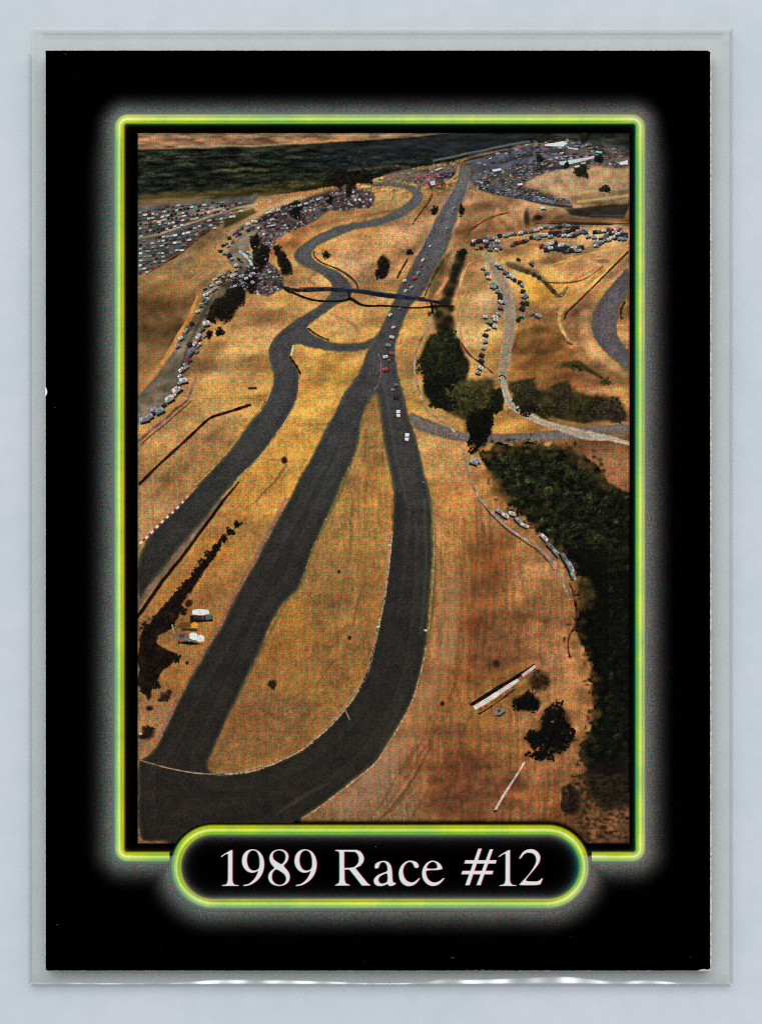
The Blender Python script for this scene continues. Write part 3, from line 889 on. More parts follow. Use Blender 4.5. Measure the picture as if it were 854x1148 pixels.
# dark creek bed and bushes
area([(512, 282), (522, 280), (519, 300), (511, 322), (506, 344), (510, 360), (510, 376), (488, 374), (484, 358), (490, 340), (496, 326), (503, 308)], (62, 50, 30), 3, 4, .85, tex=1.6)
for x_, y_, r_ in ((516, 288, 6), (512, 300, 5), (508, 314, 4), (505, 328, 5), (498, 340, 6), (492, 352, 5), (502, 358, 5), (488, 344, 4), (506, 346, 4), (496, 366, 6), (482, 352, 3), (510, 308, 4)):
    spot(x_, y_, r_, r_ * .9, (26, 26, 16), .8, .6)
area([(490, 288), (506, 283), (500, 298), (494, 320), (484, 334), (478, 338), (484, 310)], (104, 82, 40), 2.5, 2, .8, tex=.8)
stroke([(501, 312), (496, 322), (489, 330)], 3.5, (206, 128, 58), 1.2, .6, .85)
area([(476, 378), (500, 366), (518, 380), (524, 404), (524, 440), (512, 456), (486, 456), (474, 438), (471, 404)], (22, 24, 14), 3, 4, .95, tex=1.4)
area([(498, 440), (520, 426), (546, 424), (556, 436), (552, 462), (530, 472), (500, 464), (492, 452)], (66, 60, 30), 3, 4, .92, tex=1.1)
area([(548, 442), (560, 434), (566, 442), (564, 460), (552, 464)], (22, 22, 14), 2, 2, .9)
stroke([(513, 352), (516, 372), (522, 392), (534, 404), (546, 414)], 3, (196, 138, 66), 1.2, 1, .7)
stroke([(518, 388), (526, 398), (540, 408), (552, 418)], 1.4, (84, 46, 26), .7, 1, .7)
area([(570, 430), (600, 424), (604, 452), (590, 462), (574, 458)], (40, 38, 24), 3, 4, .85, tex=1.2)
area([(582, 446), (612, 436), (636, 426), (644, 440), (672, 442), (698, 452), (702, 472), (660, 476), (624, 472), (598, 464)], (42, 38, 20), 4, 5, .92, tex=1.5)
area([(618, 432), (634, 428), (640, 446), (622, 450)], (60, 44, 28), 3, 3, .7)
stroke([(612, 468), (640, 474), (672, 478), (704, 474)], 4, (150, 106, 48), 1.5, 1, .7)
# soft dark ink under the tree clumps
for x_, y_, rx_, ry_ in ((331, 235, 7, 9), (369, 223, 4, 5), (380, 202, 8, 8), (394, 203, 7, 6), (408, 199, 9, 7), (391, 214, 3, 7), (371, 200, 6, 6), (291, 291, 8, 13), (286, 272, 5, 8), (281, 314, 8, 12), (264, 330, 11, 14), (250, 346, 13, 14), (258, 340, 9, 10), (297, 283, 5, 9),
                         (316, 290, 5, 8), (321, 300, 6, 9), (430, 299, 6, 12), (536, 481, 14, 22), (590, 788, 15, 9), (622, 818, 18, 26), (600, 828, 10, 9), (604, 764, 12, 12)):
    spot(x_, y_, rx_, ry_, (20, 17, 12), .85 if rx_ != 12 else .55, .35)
# the big dark wood on the right
WOOD = [(538, 506), (552, 500), (600, 499), (640, 500), (664, 520), (682, 542), (722, 560), (722, 890), (690, 885), (668, 868), (655, 862), (650, 846), (650, 832), (662, 815), (665, 790), (664, 770), (662, 752), (657, 733), (648, 716), (647, 700), (650, 690), (652, 668), (648, 648), (640, 634), (624, 614), (609, 600), (592, 584), (576, 572), (562, 556), (548, 530)]
area(WOOD, (12, 14, 8), 3, 5, .97, tex=1.6)
area([(540, 506), (600, 500), (632, 506), (640, 524), (600, 534), (560, 530)], (34, 38, 20), 5, 5, .7, tex=1.5)
area([(575, 560), (610, 545), (660, 556), (690, 580), (680, 600), (640, 604), (606, 590)], (28, 29, 16), 8, 6, .6, tex=1.9)
area([(544, 528), (560, 530), (578, 558), (574, 570), (556, 556)], (112, 74, 34), 4, 4, .7, tex=1.0)
area([(648, 644), (660, 650), (666, 668), (662, 682), (650, 680)], (98, 78, 32), 3, 3, .85, tex=.8)
area([(684, 716), (694, 722), (704, 742), (700, 742)], (54, 48, 26), 3, 3, .7)
area([(664, 760), (676, 768), (684, 800), (706, 800), (706, 862), (660, 858), (654, 840), (664, 815)], (34, 33, 18), 4, 5, .7, tex=1.5)
area([(640, 884), (660, 880), (700, 890), (706, 948), (650, 948), (640, 920)], (116, 78, 40), 5, 6, .85, tex=1.1)
area([(628, 886), (640, 880), (648, 900), (640, 914), (628, 906)], (36, 24, 20), 2, 4, .9, tex=1.0)
area([(656, 866), (690, 870), (704, 888), (680, 904), (662, 890)], (30, 24, 16), 4, 6, .8, tex=1.2)
# pale dirt shoulder outside the last bend, banks and their shaded sides
stroke([(506, 660), (502, 710), (490, 762), (468, 808), (432, 858), (384, 906)], 24, (186, 142, 88), 9, 2, .42)
stroke([(704, 292), (686, 308), (664, 328), (646, 346), (638, 362)], 7, (122, 82, 44), 3, 1, .5)
stroke([(656, 350), (655, 372), (664, 392), (684, 410), (704, 424)], 6, (204, 150, 82), 2.5, 1, .6)
stroke([(646, 352), (645, 376), (654, 398), (672, 416)], 5, (118, 80, 42), 2.5, 1, .45)
stroke([(620, 296), (640, 302), (662, 300), (684, 288)], 8, (136, 92, 48), 4, 2, .45)
stroke([(206, 322), (196, 352), (180, 384), (166, 406)], 16, (118, 82, 40), 7, 4, .45)
stroke([(240, 330), (226, 356), (212, 384), (204, 410)], 3, (70, 52, 34), 1.5, 1, .6)
stroke([(300, 336), (276, 352), (254, 372), (236, 398), (222, 428)], 9, (150, 104, 50), 5, 3, .4)
stroke([(520, 302), (512, 330), (513, 360), (524, 394)], 7, (206, 156, 88), 3, 1, .5)
stroke([(444, 236), (420, 240), (380, 247), (350, 254)], 3, (132, 86, 44), 1.5, 1, .5)
stroke([(500, 214), (488, 236), (474, 262), (460, 290)], 7, (148, 104, 56), 3, 1.5, .5)
stroke([(534, 232), (548, 252), (560, 258)], 10, (128, 88, 46), 5, 3, .4)
stroke([(372, 352), (392, 362), (404, 374)], 3, (132, 92, 44), 2, 2, .5)
stroke([(360, 300), (346, 312), (352, 318)], 3, (126, 82, 42), 2, 2, .5)
for l_, w_, o_ in (([(538, 560), (543, 620), (540, 680), (532, 730), (524, 764)], 5, .5), ([(551, 600), (555, 650), (552, 700)], 4, .4), ([(527, 600), (529, 660), (524, 720)], 2.5, .4), ([(516, 740), (500, 800), (470, 850), (432, 905)], 3, .45), ([(528, 800), (508, 840), (484, 880), (462, 914)], 4, .4), ([(500, 640), (498, 690), (490, 740)], 2.5, .3),
                   ([(546, 848), (520, 884), (500, 914)], 8, .35), ([(574, 700), (590, 690), (612, 694)], 9, .3), ([(560, 744), (590, 730), (612, 742)], 8, .3), ([(500, 905), (540, 890), (580, 900)], 10, .4), ([(466, 838), (446, 870), (420, 912)], 2, .4), ([(486, 800), (470, 836), (446, 880)], 2, .35),
                   ([(300, 800), (330, 812), (356, 790)], 7, .25), ([(340, 730), (372, 720), (392, 700)], 8, .22), ([(396, 560), (392, 620), (380, 680)], 3, .3), ([(410, 540), (408, 600), (404, 650)], 3, .3), ([(170, 560), (200, 530), (226, 505)], 8, .3), ([(180, 540), (214, 506), (250, 480)], 6, .25)):
    stroke(l_, w_, (116, 70, 34), 2.4, 2.5, o_, tex=.8)
# worn brown ground
area([(526, 640), (560, 590), (576, 600), (560, 640), (552, 700), (530, 720), (520, 700)], (138, 84, 36), 8, 6, .5, tex=.6)
area([(526, 770), (524, 740), (552, 700), (592, 724), (604, 740), (560, 752)], (132, 82, 38), 7, 5, .55, tex=.7)
area([(480, 860), (520, 836), (560, 850), (600, 880), (560, 915), (470, 912)], (118, 72, 36), 10, 8, .6, tex=1.0)
for k, (xa, dk) in enumerate(((534, .5), (541, .45), (549, .4), (556, .3), (520, .25))):
    if k % 2 == 0: stroke([(xa, 560 + 6 * k), (xa + 1, 620), (xa - 4, 690), (xa - 10, 760)], 3.2, (122, 66, 30), 2, 1.5, dk)
for k in range(7):
    stroke([(486 - 3 * k, 830 + 8 * k), (470 - 5 * k, 860 + 8 * k), (448 - 6 * k, 900 + 5 * k)], 1.6, (106, 68, 34), 1.2, 1, .4)
for x, y, r in ((305.6, 767, 4), (318.7, 516, 3.4), (495.6, 789, 2.2), (392, 715, 2), (380, 641, 1.8), (556, 744, 4)):
    spot(x, y, r, r * 1.15, (34, 24, 16), .9 if r != 4 else .75)
spot(308, 515.5, 8, 1.5, (140, 92, 70), .5)
stroke([(300, 772), (312, 786), (330, 782), (345, 770)], 2, (124, 84, 38), 1.2, 2, .6)
stroke([(352, 772), (372, 742), (388, 735)], 3, (126, 86, 40), 2, 2, .5)
stroke([(404, 664), (400, 680), (396, 700)], 3, (110, 76, 36), 2, 1, .5)
# shoulders: dirt strip and ditch beside the left track
stroke([(250, 562), (232, 582), (213, 604), (197, 624), (180, 645), (165, 664), (152, 682)], 6.0, (118, 94, 74), 1.2, .6, .9, tex=.5)
stroke([(268, 540), (251, 561), (234, 584), (219, 604), (204, 625), (183, 650), (160, 684), (152, 694)], [1.5, 3.2, 3.2, 3.8, 4.0, 4.2, 4.2, 4.2], (36, 22, 17), .9, .8, .95, tex=.8)
stroke([(152, 700), (172, 694), (190, 676)], 2, (110, 78, 50), 1.5, 1, .6)
stroke([(320, 522), (308, 540), (297, 552), (288, 562)], 2.2, (108, 82, 36), 1.3, 1.5, .65)
area([(250, 604), (236, 620), (214, 646), (198, 664), (182, 684), (176, 690), (157, 712), (155, 716), (155, 768), (166, 784), (180, 756), (193, 744), (200, 732), (178, 722), (176, 714), (190, 706), (200, 692), (206, 676), (226, 646), (244, 620)], (24, 15, 12), 1.4, 3.0, .9, tex=1.2, clump=.7)
for x, y, rx, ry in ((166, 822, 7, 7), (160, 826, 5, 3), (185, 782, 5, 4), (190, 776, 3, 3), (180, 785, 3, 2), (168, 794, 4, 3), (210, 743, 2, 2), (212, 676, 4, 4)):
    spot(x, y, rx, ry, (34, 22, 18), .85)
# light rim lines along tarmac
for l, c in (([(430, 842), (414, 860), (398, 873), (374, 892), (352, 908), (340, 916)], (150, 118, 80)), ([(477, 724), (473, 745), (466, 768), (459, 791), (448, 810), (430, 838)], (172, 130, 84)),
             ([(436, 600), (433, 650), (427, 690), (418, 730), (408, 760), (395, 782), (368, 814), (338, 841), (300, 858), (262, 867), (228, 868), (200, 864), (182, 860), (160, 853)], (168, 130, 86)),
             ([(320, 560), (304, 590), (286, 626), (262, 668), (248, 700), (222, 744), (196, 790), (178, 828)], (142, 98, 74)), ([(300, 498), (284, 518), (262, 540), (250, 556)], (170, 126, 80)),
             ([(486, 560), (487, 600), (486, 660)], (150, 126, 62)), ([(204, 372), (190, 396)], (190, 130, 60))):
    stroke(l, 3.2, c, 1.2, .5, .75)
for l in ([(424, 446), (430, 490), (438, 530), (444, 560)], [(478, 538), (486, 580), (488, 640), (484, 690), (478, 726), (470, 764), (452, 806)], [(404, 480), (384, 548), (352, 612), (338, 656), (322, 672), (290, 735), (262, 792)]):
    stroke(l, 3.0, (98, 88, 48), 1.5, .6, .55)

# keep the ink clear of the caption plate: a soft black band, as the card shows
kd = rr_sdf(X, Y, KX0 - 5, KY0 - 5, KX1 + 5, KY1 + 5, KR + 5)
band = np.where(X < 330, 2.0, 7.5)
fade = sstep(band - 4.5, band + 1.5, kd)
edge = np.minimum.reduce([X - PX0, PX1 - X, Y - PY0, PY1 - Y])
fade = fade * (0.35 + 0.65 * sstep(0.0, 2.0, edge))

# soft tarmac edges under the road sheets
TRACK_A = [(154, 612), (207, 559.5), (222, 543), (243, 521.6), (263, 498.7), (279.5, 474), (290, 463), (299.8, 448), (306, 431.5), (307, 420), (304.7, 412), (300.8, 398), (303, 386.5), (311, 375), (323, 365), (339, 354), (355.6, 344), (364, 337), (369, 331), (373, 323), (372, 317.5), (362, 308.7), (347, 301), (334, 295.6), (329.3, 289), (331, 281), (336, 276), (344, 270), (360.5, 260.5), (378.5, 253), (396.6, 249.5), (430, 244.2), (449.7, 232), (460, 224), (463, 218), (457, 213), (446, 209.5), (430, 208.5), (416, 209.5),
           (416, 206), (430, 204), (446, 204.5), (460, 207), (470, 212), (475, 219), (472, 227), (460, 238.5), (446, 245.5), (430, 252), (397, 257), (378.5, 264.5), (361, 273), (350, 281), (349.5, 286), (352, 291), (359, 296.4), (372, 301), (382, 306), (391.6, 315), (395, 323.4), (395, 329), (388, 335.7), (378.5, 341), (367, 349), (352, 360), (344, 367),
           (350, 374), (358, 378.5), (369, 383), (385, 385.5), (405, 384.5), (424, 377), (414, 391), (405, 393), (388, 394.7), (372, 394), (355.6, 391.5), (339, 387), (330, 385),
           (326, 393), (324.4, 401), (329, 406), (335.5, 418), (336, 425), (335, 433), (332.6, 449.5), (323, 467.5), (314.6, 480.6), (306, 492), (296.5, 505), (290, 514), (274.6, 528.5), (255, 549.5), (247, 560), (232, 580), (215.6, 599), (199, 617), (183, 637), (166, 658), (154, 678)]
TRACK_B = [(515, 188), (513.6, 202), (504, 217), (495.6, 232), (487, 248), (479, 263), (471, 279), (459.5, 303), (449.7, 318), (445, 327.5), (439, 342), (430, 362), (421, 378), (411.5, 391), (408, 404), (401.5, 420), (391.6, 431.5), (383.5, 444.6), (378.5, 456), (368.7, 474), (355.6, 498.7), (345.7, 520), (336, 534.8), (326, 557.7), (309.7, 584.6), (300, 604), (290, 623), (281, 640), (268, 661.6), (255, 688), (250, 700), (235, 723), (223.8, 744), (212, 762), (199, 788.5), (184.4, 821), (173, 841), (160, 852), (154.8, 853),
           (154.8, 942), (170, 943), (190, 944), (192.5, 952), (194, 944), (230, 962), (332, 950), (338, 917), (340, 916), (354, 906.8), (375.4, 891), (400, 871.6), (420, 856), (430.5, 840), (440, 825), (451, 806.6), (461, 788.5), (467.7, 767), (474, 742.6), (477.5, 724.6), (479, 700), (480, 684), (483, 658), (485, 625), (484, 585), (483, 560), (477.5, 538), (472.6, 518), (469, 499), (463, 481), (456, 461), (454.6, 452.8), (449.7, 433), (444.8, 411), (442, 391.5), (445.6, 376.7), (451, 363.6), (456, 350.5), (463, 339), (476, 327.5), (482.5, 312.8), (489, 298), (499, 285), (505.4, 264.6), (510, 251.5), (515, 233.4), (523.5, 218.7), (526.7, 200.6), (530, 186)]
ISLAND = [(421, 441), (424.4, 446), (427.7, 474), (430, 495), (435, 518), (440, 541), (441.5, 560), (439, 593), (436.6, 625), (432.5, 658), (429.5, 675), (424.4, 700), (419.5, 726), (411, 757), (398, 780), (385, 796.7), (372, 811.5), (355.6, 826), (341, 839), (322.7, 848.8), (305, 856.7), (284, 864), (270, 866.5), (243, 868), (234, 863), (233, 852), (241, 838), (251.6, 811.5), (264.7, 785), (278, 755.7), (290, 733), (303, 700), (308, 691), (316, 678), (326, 668), (336, 658), (342.5, 640), (350.6, 614), (359, 597.7), (368.7, 576), (377, 559), (382, 543), (395, 518), (401.5, 498.7), (404.8, 474), (411, 454)]
TRACK_D = [(704.8, 296), (691, 313), (678, 327.5), (667, 344), (662.5, 358.7), (662.5, 372), (668.5, 385), (681.6, 398), (694.7, 409.5), (704.8, 419), (704.8, 393), (701, 391), (694.7, 381.7), (691, 372), (690.6, 358.7), (693, 345.6), (699.6, 335.7), (704.8, 329)]
SERVICE = [(456, 461), (472.6, 467), (489, 474), (507, 481), (522, 485.5), (548, 486.4), (570, 486), (594.6, 484.8), (619, 482), (636, 479), (676, 478), (704.8, 473), (704.8, 488), (684, 486), (668, 492), (639, 493), (619, 494.5), (594.6, 496.5), (570, 498), (543, 497), (512, 495), (495.6, 490.5), (479, 485.6), (463, 481)]
DIRT = [((562, 424), 8), ((566, 440), 8), ((572, 454), 9), ((586, 463.5), 8.5), ((603, 471.6), 7), ((619, 477), 6.5), ((636, 482), 8), ((652, 487), 12), ((668, 489.5), 10), ((685, 491.5), 6), ((704.4, 497), 4)]
PADDOCK_LANE = [((546, 286), 9), ((556, 303), 11), ((566, 323), 13), ((572, 350), 13), ((571, 375), 13), ((566, 400), 12), ((562, 426), 8)]
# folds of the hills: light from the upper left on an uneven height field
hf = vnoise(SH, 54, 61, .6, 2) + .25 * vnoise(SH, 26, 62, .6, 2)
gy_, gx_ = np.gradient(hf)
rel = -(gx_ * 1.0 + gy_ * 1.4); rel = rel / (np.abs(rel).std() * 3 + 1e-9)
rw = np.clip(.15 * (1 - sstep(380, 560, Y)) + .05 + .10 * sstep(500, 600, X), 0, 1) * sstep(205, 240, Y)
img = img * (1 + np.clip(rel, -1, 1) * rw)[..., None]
# muted, uneven straw colours rather than an even gold
g = img.mean(-1, keepdims=True)
n2 = (vnoise(SH, 40, 21, .5, 5) - .5)[..., None]
dot = (RNG.random(SH) < .012)[..., None] * RNG.random(SH)[..., None]
img = (g + (img - g) * (.98 + .25 * n2)) * (.97 + .16 * n2) * (1 - .22 * dot)
bp_ = sstep(.50, .68, vnoise(SH, 34, 71, .7, 4))[..., None] * np.where(Y > 300, .34, .45)[..., None] * sstep(30, 70, img[..., 0] - img[..., 2])[..., None]
img = img * (1 - bp_) + img * np.array((.78, .70, .64)) * bp_
st_ = (vnoise(SH, 2.2, 72, 5.0, 3) - .5)          # fine streaks down the slopes
img = img * (1 + .17 * st_ * sstep(430, 520, Y))[..., None]
gold = sstep(30, 80, img[..., 0] - img[..., 2])[..., None]
img = np.clip(img * (1 - gold + gold * np.array((1.03, 1.075, 1.32))), 2, 250)
# ------------------------------------------------------------------ tarmac, painted with worn edges and lengthwise streaks
RY = [150, 200, 280, 340, 420, 520, 650, 800, 945]
RC = np.array([(94, 92, 93), (93, 90, 91), (82, 79, 79), (73, 70, 68), (63, 60, 59), (51, 50, 46), (46, 45, 41), (43, 41, 36), (39, 37, 31)], float)
ramp = np.stack([np.interp(Y, RY, RC[:, k]) for k in range(3)], -1)
n1 = np.random.default_rng(77).random(400)
def streak(d, cell):
    t = np.clip(d, 0, 300) / cell
    i = t.astype(int); f_ = t - i; f_ = f_ * f_ * (3 - 2 * f_)
    return n1[i] * (1 - f_) + n1[i + 1] * f_ - .5
nR = RNG.random(SH) - .5
nV = vnoise(SH, 5, 31, 1.0, 3) - .5
def tarmac(poly, hole=None, tint=None, soft=1.3, verge=(96, 88, 58), vamt=.5, left_d=None):
    sl = bbox(poly, 8)
    XX, YY = X[sl] + wx[sl] * .5, Y[sl] + wy[sl] * .5
    poly = chaikin(poly, 2, True)
    hole = None if hole is None else chaikin(hole, 2, True)
    d, _ = seg_dist(XX, YY, poly, True)
    sd = np.where(inside(XX, YY, poly), d, -d)
    if hole is not None:
        dh, _ = seg_dist(XX, YY, hole, True)
        ih = inside(XX, YY, hole)
        sd = np.where(ih, -dh, np.minimum(sd, np.where(sd > 0, dh, sd)))
    a = sstep(-soft, soft, sd + nV[sl] * 2.2 + nR[sl] * .9)
    base = ramp[sl] if tint is None else np.broadcast_to(np.array(tint, float), XX.shape + (3,))
    c = base * (1 + .20 * streak(np.abs(sd), 3.1) * sstep(1, 4, sd) + .20 * streak(np.abs(sd) + 90, 7.0) + .32 * nR[sl] + .22 * nV[sl] + .35 * nA[sl])[..., None]
    vg = np.exp(-((sd - .8) / 2.0) ** 2) * vamt * (.6 + 1.2 * np.clip(nA[sl] + .4, 0, 1))
    c = c * (1 - vg[..., None]) + np.array(verge, float) * vg[..., None]
    img[sl] = img[sl] * (1 - a[..., None]) + c * a[..., None]
    m = np.zeros(SH, bool); m[sl] = a > .5
    return m
M_SERVICE = tarmac(SERVICE, tint=(112, 99, 90), vamt=.3)
M_A = tarmac(TRACK_A)
M_D = tarmac(TRACK_D, tint=(88, 80, 82))
M_B = tarmac(TRACK_B, ISLAND)
def dirt_lane(pts, tint, soft=1.0, op=1.0):
    ww = np.array([w for _, w in pts], float); pp = [p for p, _ in pts]
    cs = chaikin(np.array([(x, y, w) for (x, y), w in pts]), 2)
    sl = bbox(pp, 14)
    XX, YY = X[sl] + wx[sl] * .8, Y[sl] + wy[sl] * .8
    d, t = seg_dist(XX, YY, cs, False)
    sd = np.interp(t, np.arange(len(cs)), cs[:, 2]) / 2 - d
    a = sstep(-soft, soft, sd + nV[sl] * 1.5 + nR[sl] * .7) * op
    c = np.array(tint, float) * (1 + .16 * nR[sl] + .25 * nV[sl] + .22 * streak(np.abs(sd), 1.6))[..., None]
    img[sl] = img[sl] * (1 - a[..., None]) + c * a[..., None]
    m = np.zeros(SH, bool); m[sl] = a > .5
    return m
M_LANE = dirt_lane(PADDOCK_LANE, (150, 132, 110), 1.6, .9)
M_DIRT = dirt_lane([(a_, b_ * .88) for a_, b_ in DIRT], (164, 147, 124))
# a worn paler sliver inside the last bend, and the seam where the two tracks meet
stroke([(308, 914), (328, 900), (346, 889), (368, 879)], [1, 5, 4, 1], (72, 69, 62), 1.6, .8, .45)
stroke([(395, 880), (420, 850), (440, 812), (452, 780)], 5, (70, 66, 56), 3, .8, .35)
stroke([(450, 560), (448, 640), (440, 710), (424, 770), (390, 826), (340, 866), (270, 888), (200, 892)], 7, (36, 34, 30), 4, 1, .35)
stroke([(476, 560), (478, 640), (472, 710)], 4, (76, 82, 66), 2, .6, .45)
stroke([(430, 400), (432, 440), (442, 500), (455, 560)], 3, (84, 80, 78), 2, .6, .35)
stroke([(412, 410), (395, 460), (368, 520), (330, 600), (290, 680), (240, 780), (215, 840)], 6, (44, 42, 38), 4, .8, .3)
img = np.clip(img, 2, 250)
# ------------------------------------------------------------------ the wood: crowns lit from the upper left
cr = np.random.default_rng(5)
iw = inside(X + wx * 4 + nV * 14, Y + wy * 4 + nB * 12, WOOD)
shade = np.zeros(SH)
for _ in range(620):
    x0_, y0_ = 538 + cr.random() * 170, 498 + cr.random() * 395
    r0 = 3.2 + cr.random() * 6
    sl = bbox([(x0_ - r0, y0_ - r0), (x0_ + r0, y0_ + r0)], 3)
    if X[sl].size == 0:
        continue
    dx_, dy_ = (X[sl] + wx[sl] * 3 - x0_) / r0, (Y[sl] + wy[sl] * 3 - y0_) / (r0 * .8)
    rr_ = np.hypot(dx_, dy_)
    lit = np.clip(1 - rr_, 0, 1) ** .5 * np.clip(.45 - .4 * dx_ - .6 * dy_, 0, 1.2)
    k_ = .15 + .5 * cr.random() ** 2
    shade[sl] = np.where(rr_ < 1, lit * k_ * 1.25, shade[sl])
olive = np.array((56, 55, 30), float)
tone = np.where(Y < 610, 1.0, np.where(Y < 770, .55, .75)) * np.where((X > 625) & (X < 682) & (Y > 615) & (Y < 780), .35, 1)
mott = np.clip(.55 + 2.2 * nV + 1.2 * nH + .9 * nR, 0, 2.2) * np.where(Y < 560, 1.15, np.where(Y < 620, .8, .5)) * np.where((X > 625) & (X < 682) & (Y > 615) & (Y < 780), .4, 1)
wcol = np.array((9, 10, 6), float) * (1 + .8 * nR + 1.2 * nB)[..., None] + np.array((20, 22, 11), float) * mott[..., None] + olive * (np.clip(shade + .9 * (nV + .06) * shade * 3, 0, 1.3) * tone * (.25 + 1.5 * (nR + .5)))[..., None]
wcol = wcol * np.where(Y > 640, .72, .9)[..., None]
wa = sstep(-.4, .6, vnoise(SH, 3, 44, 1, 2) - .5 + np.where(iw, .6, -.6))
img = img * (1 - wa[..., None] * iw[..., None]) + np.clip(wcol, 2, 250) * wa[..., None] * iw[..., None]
area([(648, 644), (660, 650), (666, 668), (662, 682), (650, 680)], (74, 60, 28), 4, 5, .6, tex=1.6)
area([(544, 528), (556, 532), (572, 556), (572, 568), (556, 556)], (112, 76, 38), 3, 4, .6, tex=1.0)
wl = resample([q for q in WOOD if q[0] < 700], 1.5, False)
wl = [q for q in wl if not (q[0] > 668 and 545 < q[1] < 872)]
for x_, y_ in wl:
    if cr.random() < .55:
        spot(x_ + cr.normal(0, 5), y_ + cr.normal(0, 5), .8 + cr.random() * 2.4, .8 + cr.random() * 2, np.array((36, 30, 17)) * (.4 + cr.random() * 1.4), .6, .6)
for x_, y_ in wl[::2]:
    spot(x_ - 3 + cr.normal(0, 5), y_ + 2 + cr.normal(0, 5), 3 + cr.random() * 3, 2 + cr.random() * 3, (104, 74, 36), .3, .8)
area([(656, 856), (706, 850), (706, 902), (684, 906), (664, 896), (654, 874)], (22, 19, 12), 7, 5, .9, tex=1.2)
area([(628, 884), (638, 880), (650, 890), (646, 910), (634, 912)], (32, 22, 18), 4, 3, .8, tex=1.0)
# scrub that carries the wood down into the corner
for _ in range(900):
    x_, y_ = 640 + cr.random() * 64, 868 + cr.random() * 76
    if x_ < 640 + (y_ - 868) * .12 or cr.random() < (y_ - 868) / 110.0:
        continue
    spot(x_, y_, .8 + cr.random() * 2.2, .7 + cr.random() * 1.5, np.array((36, 28, 17)) * (.4 + cr.random() * 1.5), .42, .8)
low_ = sstep(500, 700, Y)[..., None] * gold
img = img * (1 - low_ * np.array((.10, .14, .16)))
# the scan is crisp: a little unsharp masking of the printed ink
def blur(a, r):
    for ax in (0, 1):
        pad = [(0, 0)] * a.ndim; pad[ax] = (r + 1, r)
        c = np.cumsum(np.pad(a, pad, mode='edge'), axis=ax)
        n_ = a.shape[ax]
        hi = np.take(c, np.arange(2 * r + 1, 2 * r + 1 + n_), axis=ax); lo = np.take(c, np.arange(0, n_), axis=ax)
        a = (hi - lo) / (2 * r + 1)
    return a
img = img + .38 * (img - blur(blur(img, 2), 1)) + .10 * (img - blur(blur(img, 9), 6))
img = np.clip(img, 2, 250)
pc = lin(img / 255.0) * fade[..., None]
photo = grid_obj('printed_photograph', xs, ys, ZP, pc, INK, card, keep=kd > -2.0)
photo['label'] = 'aerial photograph of a racetrack winding over dry golden hills'

# ------------------------------------------------------------------ printed features, each its own patch of ink
ZL = [ZP + 0.00006 * k for k in range(1, 12)]

def lift(name, mask, z):
    """the part of the print inside MASK as a patch of its own, in the same ink"""
    return grid_obj(name, xs, ys, z, pc, INK, photo, keep=mask & (kd > -2.0))
_grid_keep = None
lift('printed_service_road', M_SERVICE & ~M_B & ~M_DIRT, ZL[1])
lift('printed_racetrack', M_A & ~M_B, ZL[1])
lift('printed_main_straight', M_B, ZL[2])
lift('printed_track_bend', M_D, ZL[1])
lift('printed_dirt_road', M_DIRT, ZL[2])
lift('printed_dirt_road', M_LANE & ~M_DIRT, ZL[2])
o = lift('printed_woodland', iw & (wa > .5), ZL[1]); o['kind'] = 'stuff'

def ribbon(name, pts, w, col, z, jit=0.12, smooth=2, colvar=10, mat=INK):
    sh = Sheet()
    p = [(q[0], q[1]) for q in pts]
    if np.ndim(w):
        full = np.array([(a, b, c) for (a, b), c in zip(p, w)])
    else:
        full = np.array([(a, b, w) for a, b in p])
    full = chaikin(full, smooth)
    full[:, 0] = np.clip(full[:, 0], PX0 + .5, PX1 - .5)
    cols = [tuple(np.clip(np.array(col) + RNG.normal(0, colvar), 0, 255)) for _ in range(len(full))]
    sh.strip(full, full[:, 2], cols, jit=jit)
    return sh.build(name, mat, photo, z)

# rubbered and patched tarmac: pale sliver low in the bend, start of the merge line
ribbon('printed_edge_line', [(156, 852), (170, 856), (188, 861), (208, 865), (226, 867.5), (252, 868)], 1.4, (142, 118, 84), ZL[3], .3, 2, 14)
ribbon('printed_edge_line', [(419, 438), (425, 430), (428, 410), (424, 396)], 1.2, (112, 98, 98), ZL[3], .3, 2, 10)
ribbon('printed_edge_line', [(424, 700), (419.5, 726), (411, 757), (402, 774)], 1.0, (190, 150, 130), ZL[3], .3, 2, 14)
ribbon('printed_edge_line', [(526, 203), (521, 220), (514, 237), (507, 262)], 1.8, (138, 124, 118), ZL[3], .3, 2, 14)
ribbon('printed_edge_line', [(511, 207), (502, 221), (493, 237), (481, 260), (471, 281)], 1.6, (142, 118, 112), ZL[3], .3, 2, 14)

def verge(pts, w, col, z=ZL[3], cv=16):
    ribbon('printed_verge', [tuple(q) for q in resample([tuple(q) for q in chaikin(np.array(pts, float), 2)], 2.5, False, .25)], w, col, z, .5, 1, cv)
verge([(478, 724), (474.5, 744), (468, 768), (461.5, 789), (451.5, 807), (441, 825), (431, 841), (420.5, 857), (400.5, 872.5), (376, 892), (355, 907), (342, 916)], 1.5, (172, 134, 92))
verge([(439.5, 595), (437, 626), (433, 657), (430, 676), (424.8, 700), (419.8, 726), (411.4, 757), (398.5, 780), (385.4, 797), (372.4, 812), (356, 826.4), (341, 839.6), (322.7, 849.4), (305, 857.2), (284, 864.4), (270, 867), (244, 868.6)], 1.4, (176, 140, 98))
verge([(325, 558), (308.8, 584.6), (299, 604), (289, 623), (280, 640), (267, 661.6), (254, 688), (249, 700), (234, 723), (222.8, 744), (211, 762), (198, 788.5), (183.4, 821), (173, 840)], 1.4, (140, 94, 74))
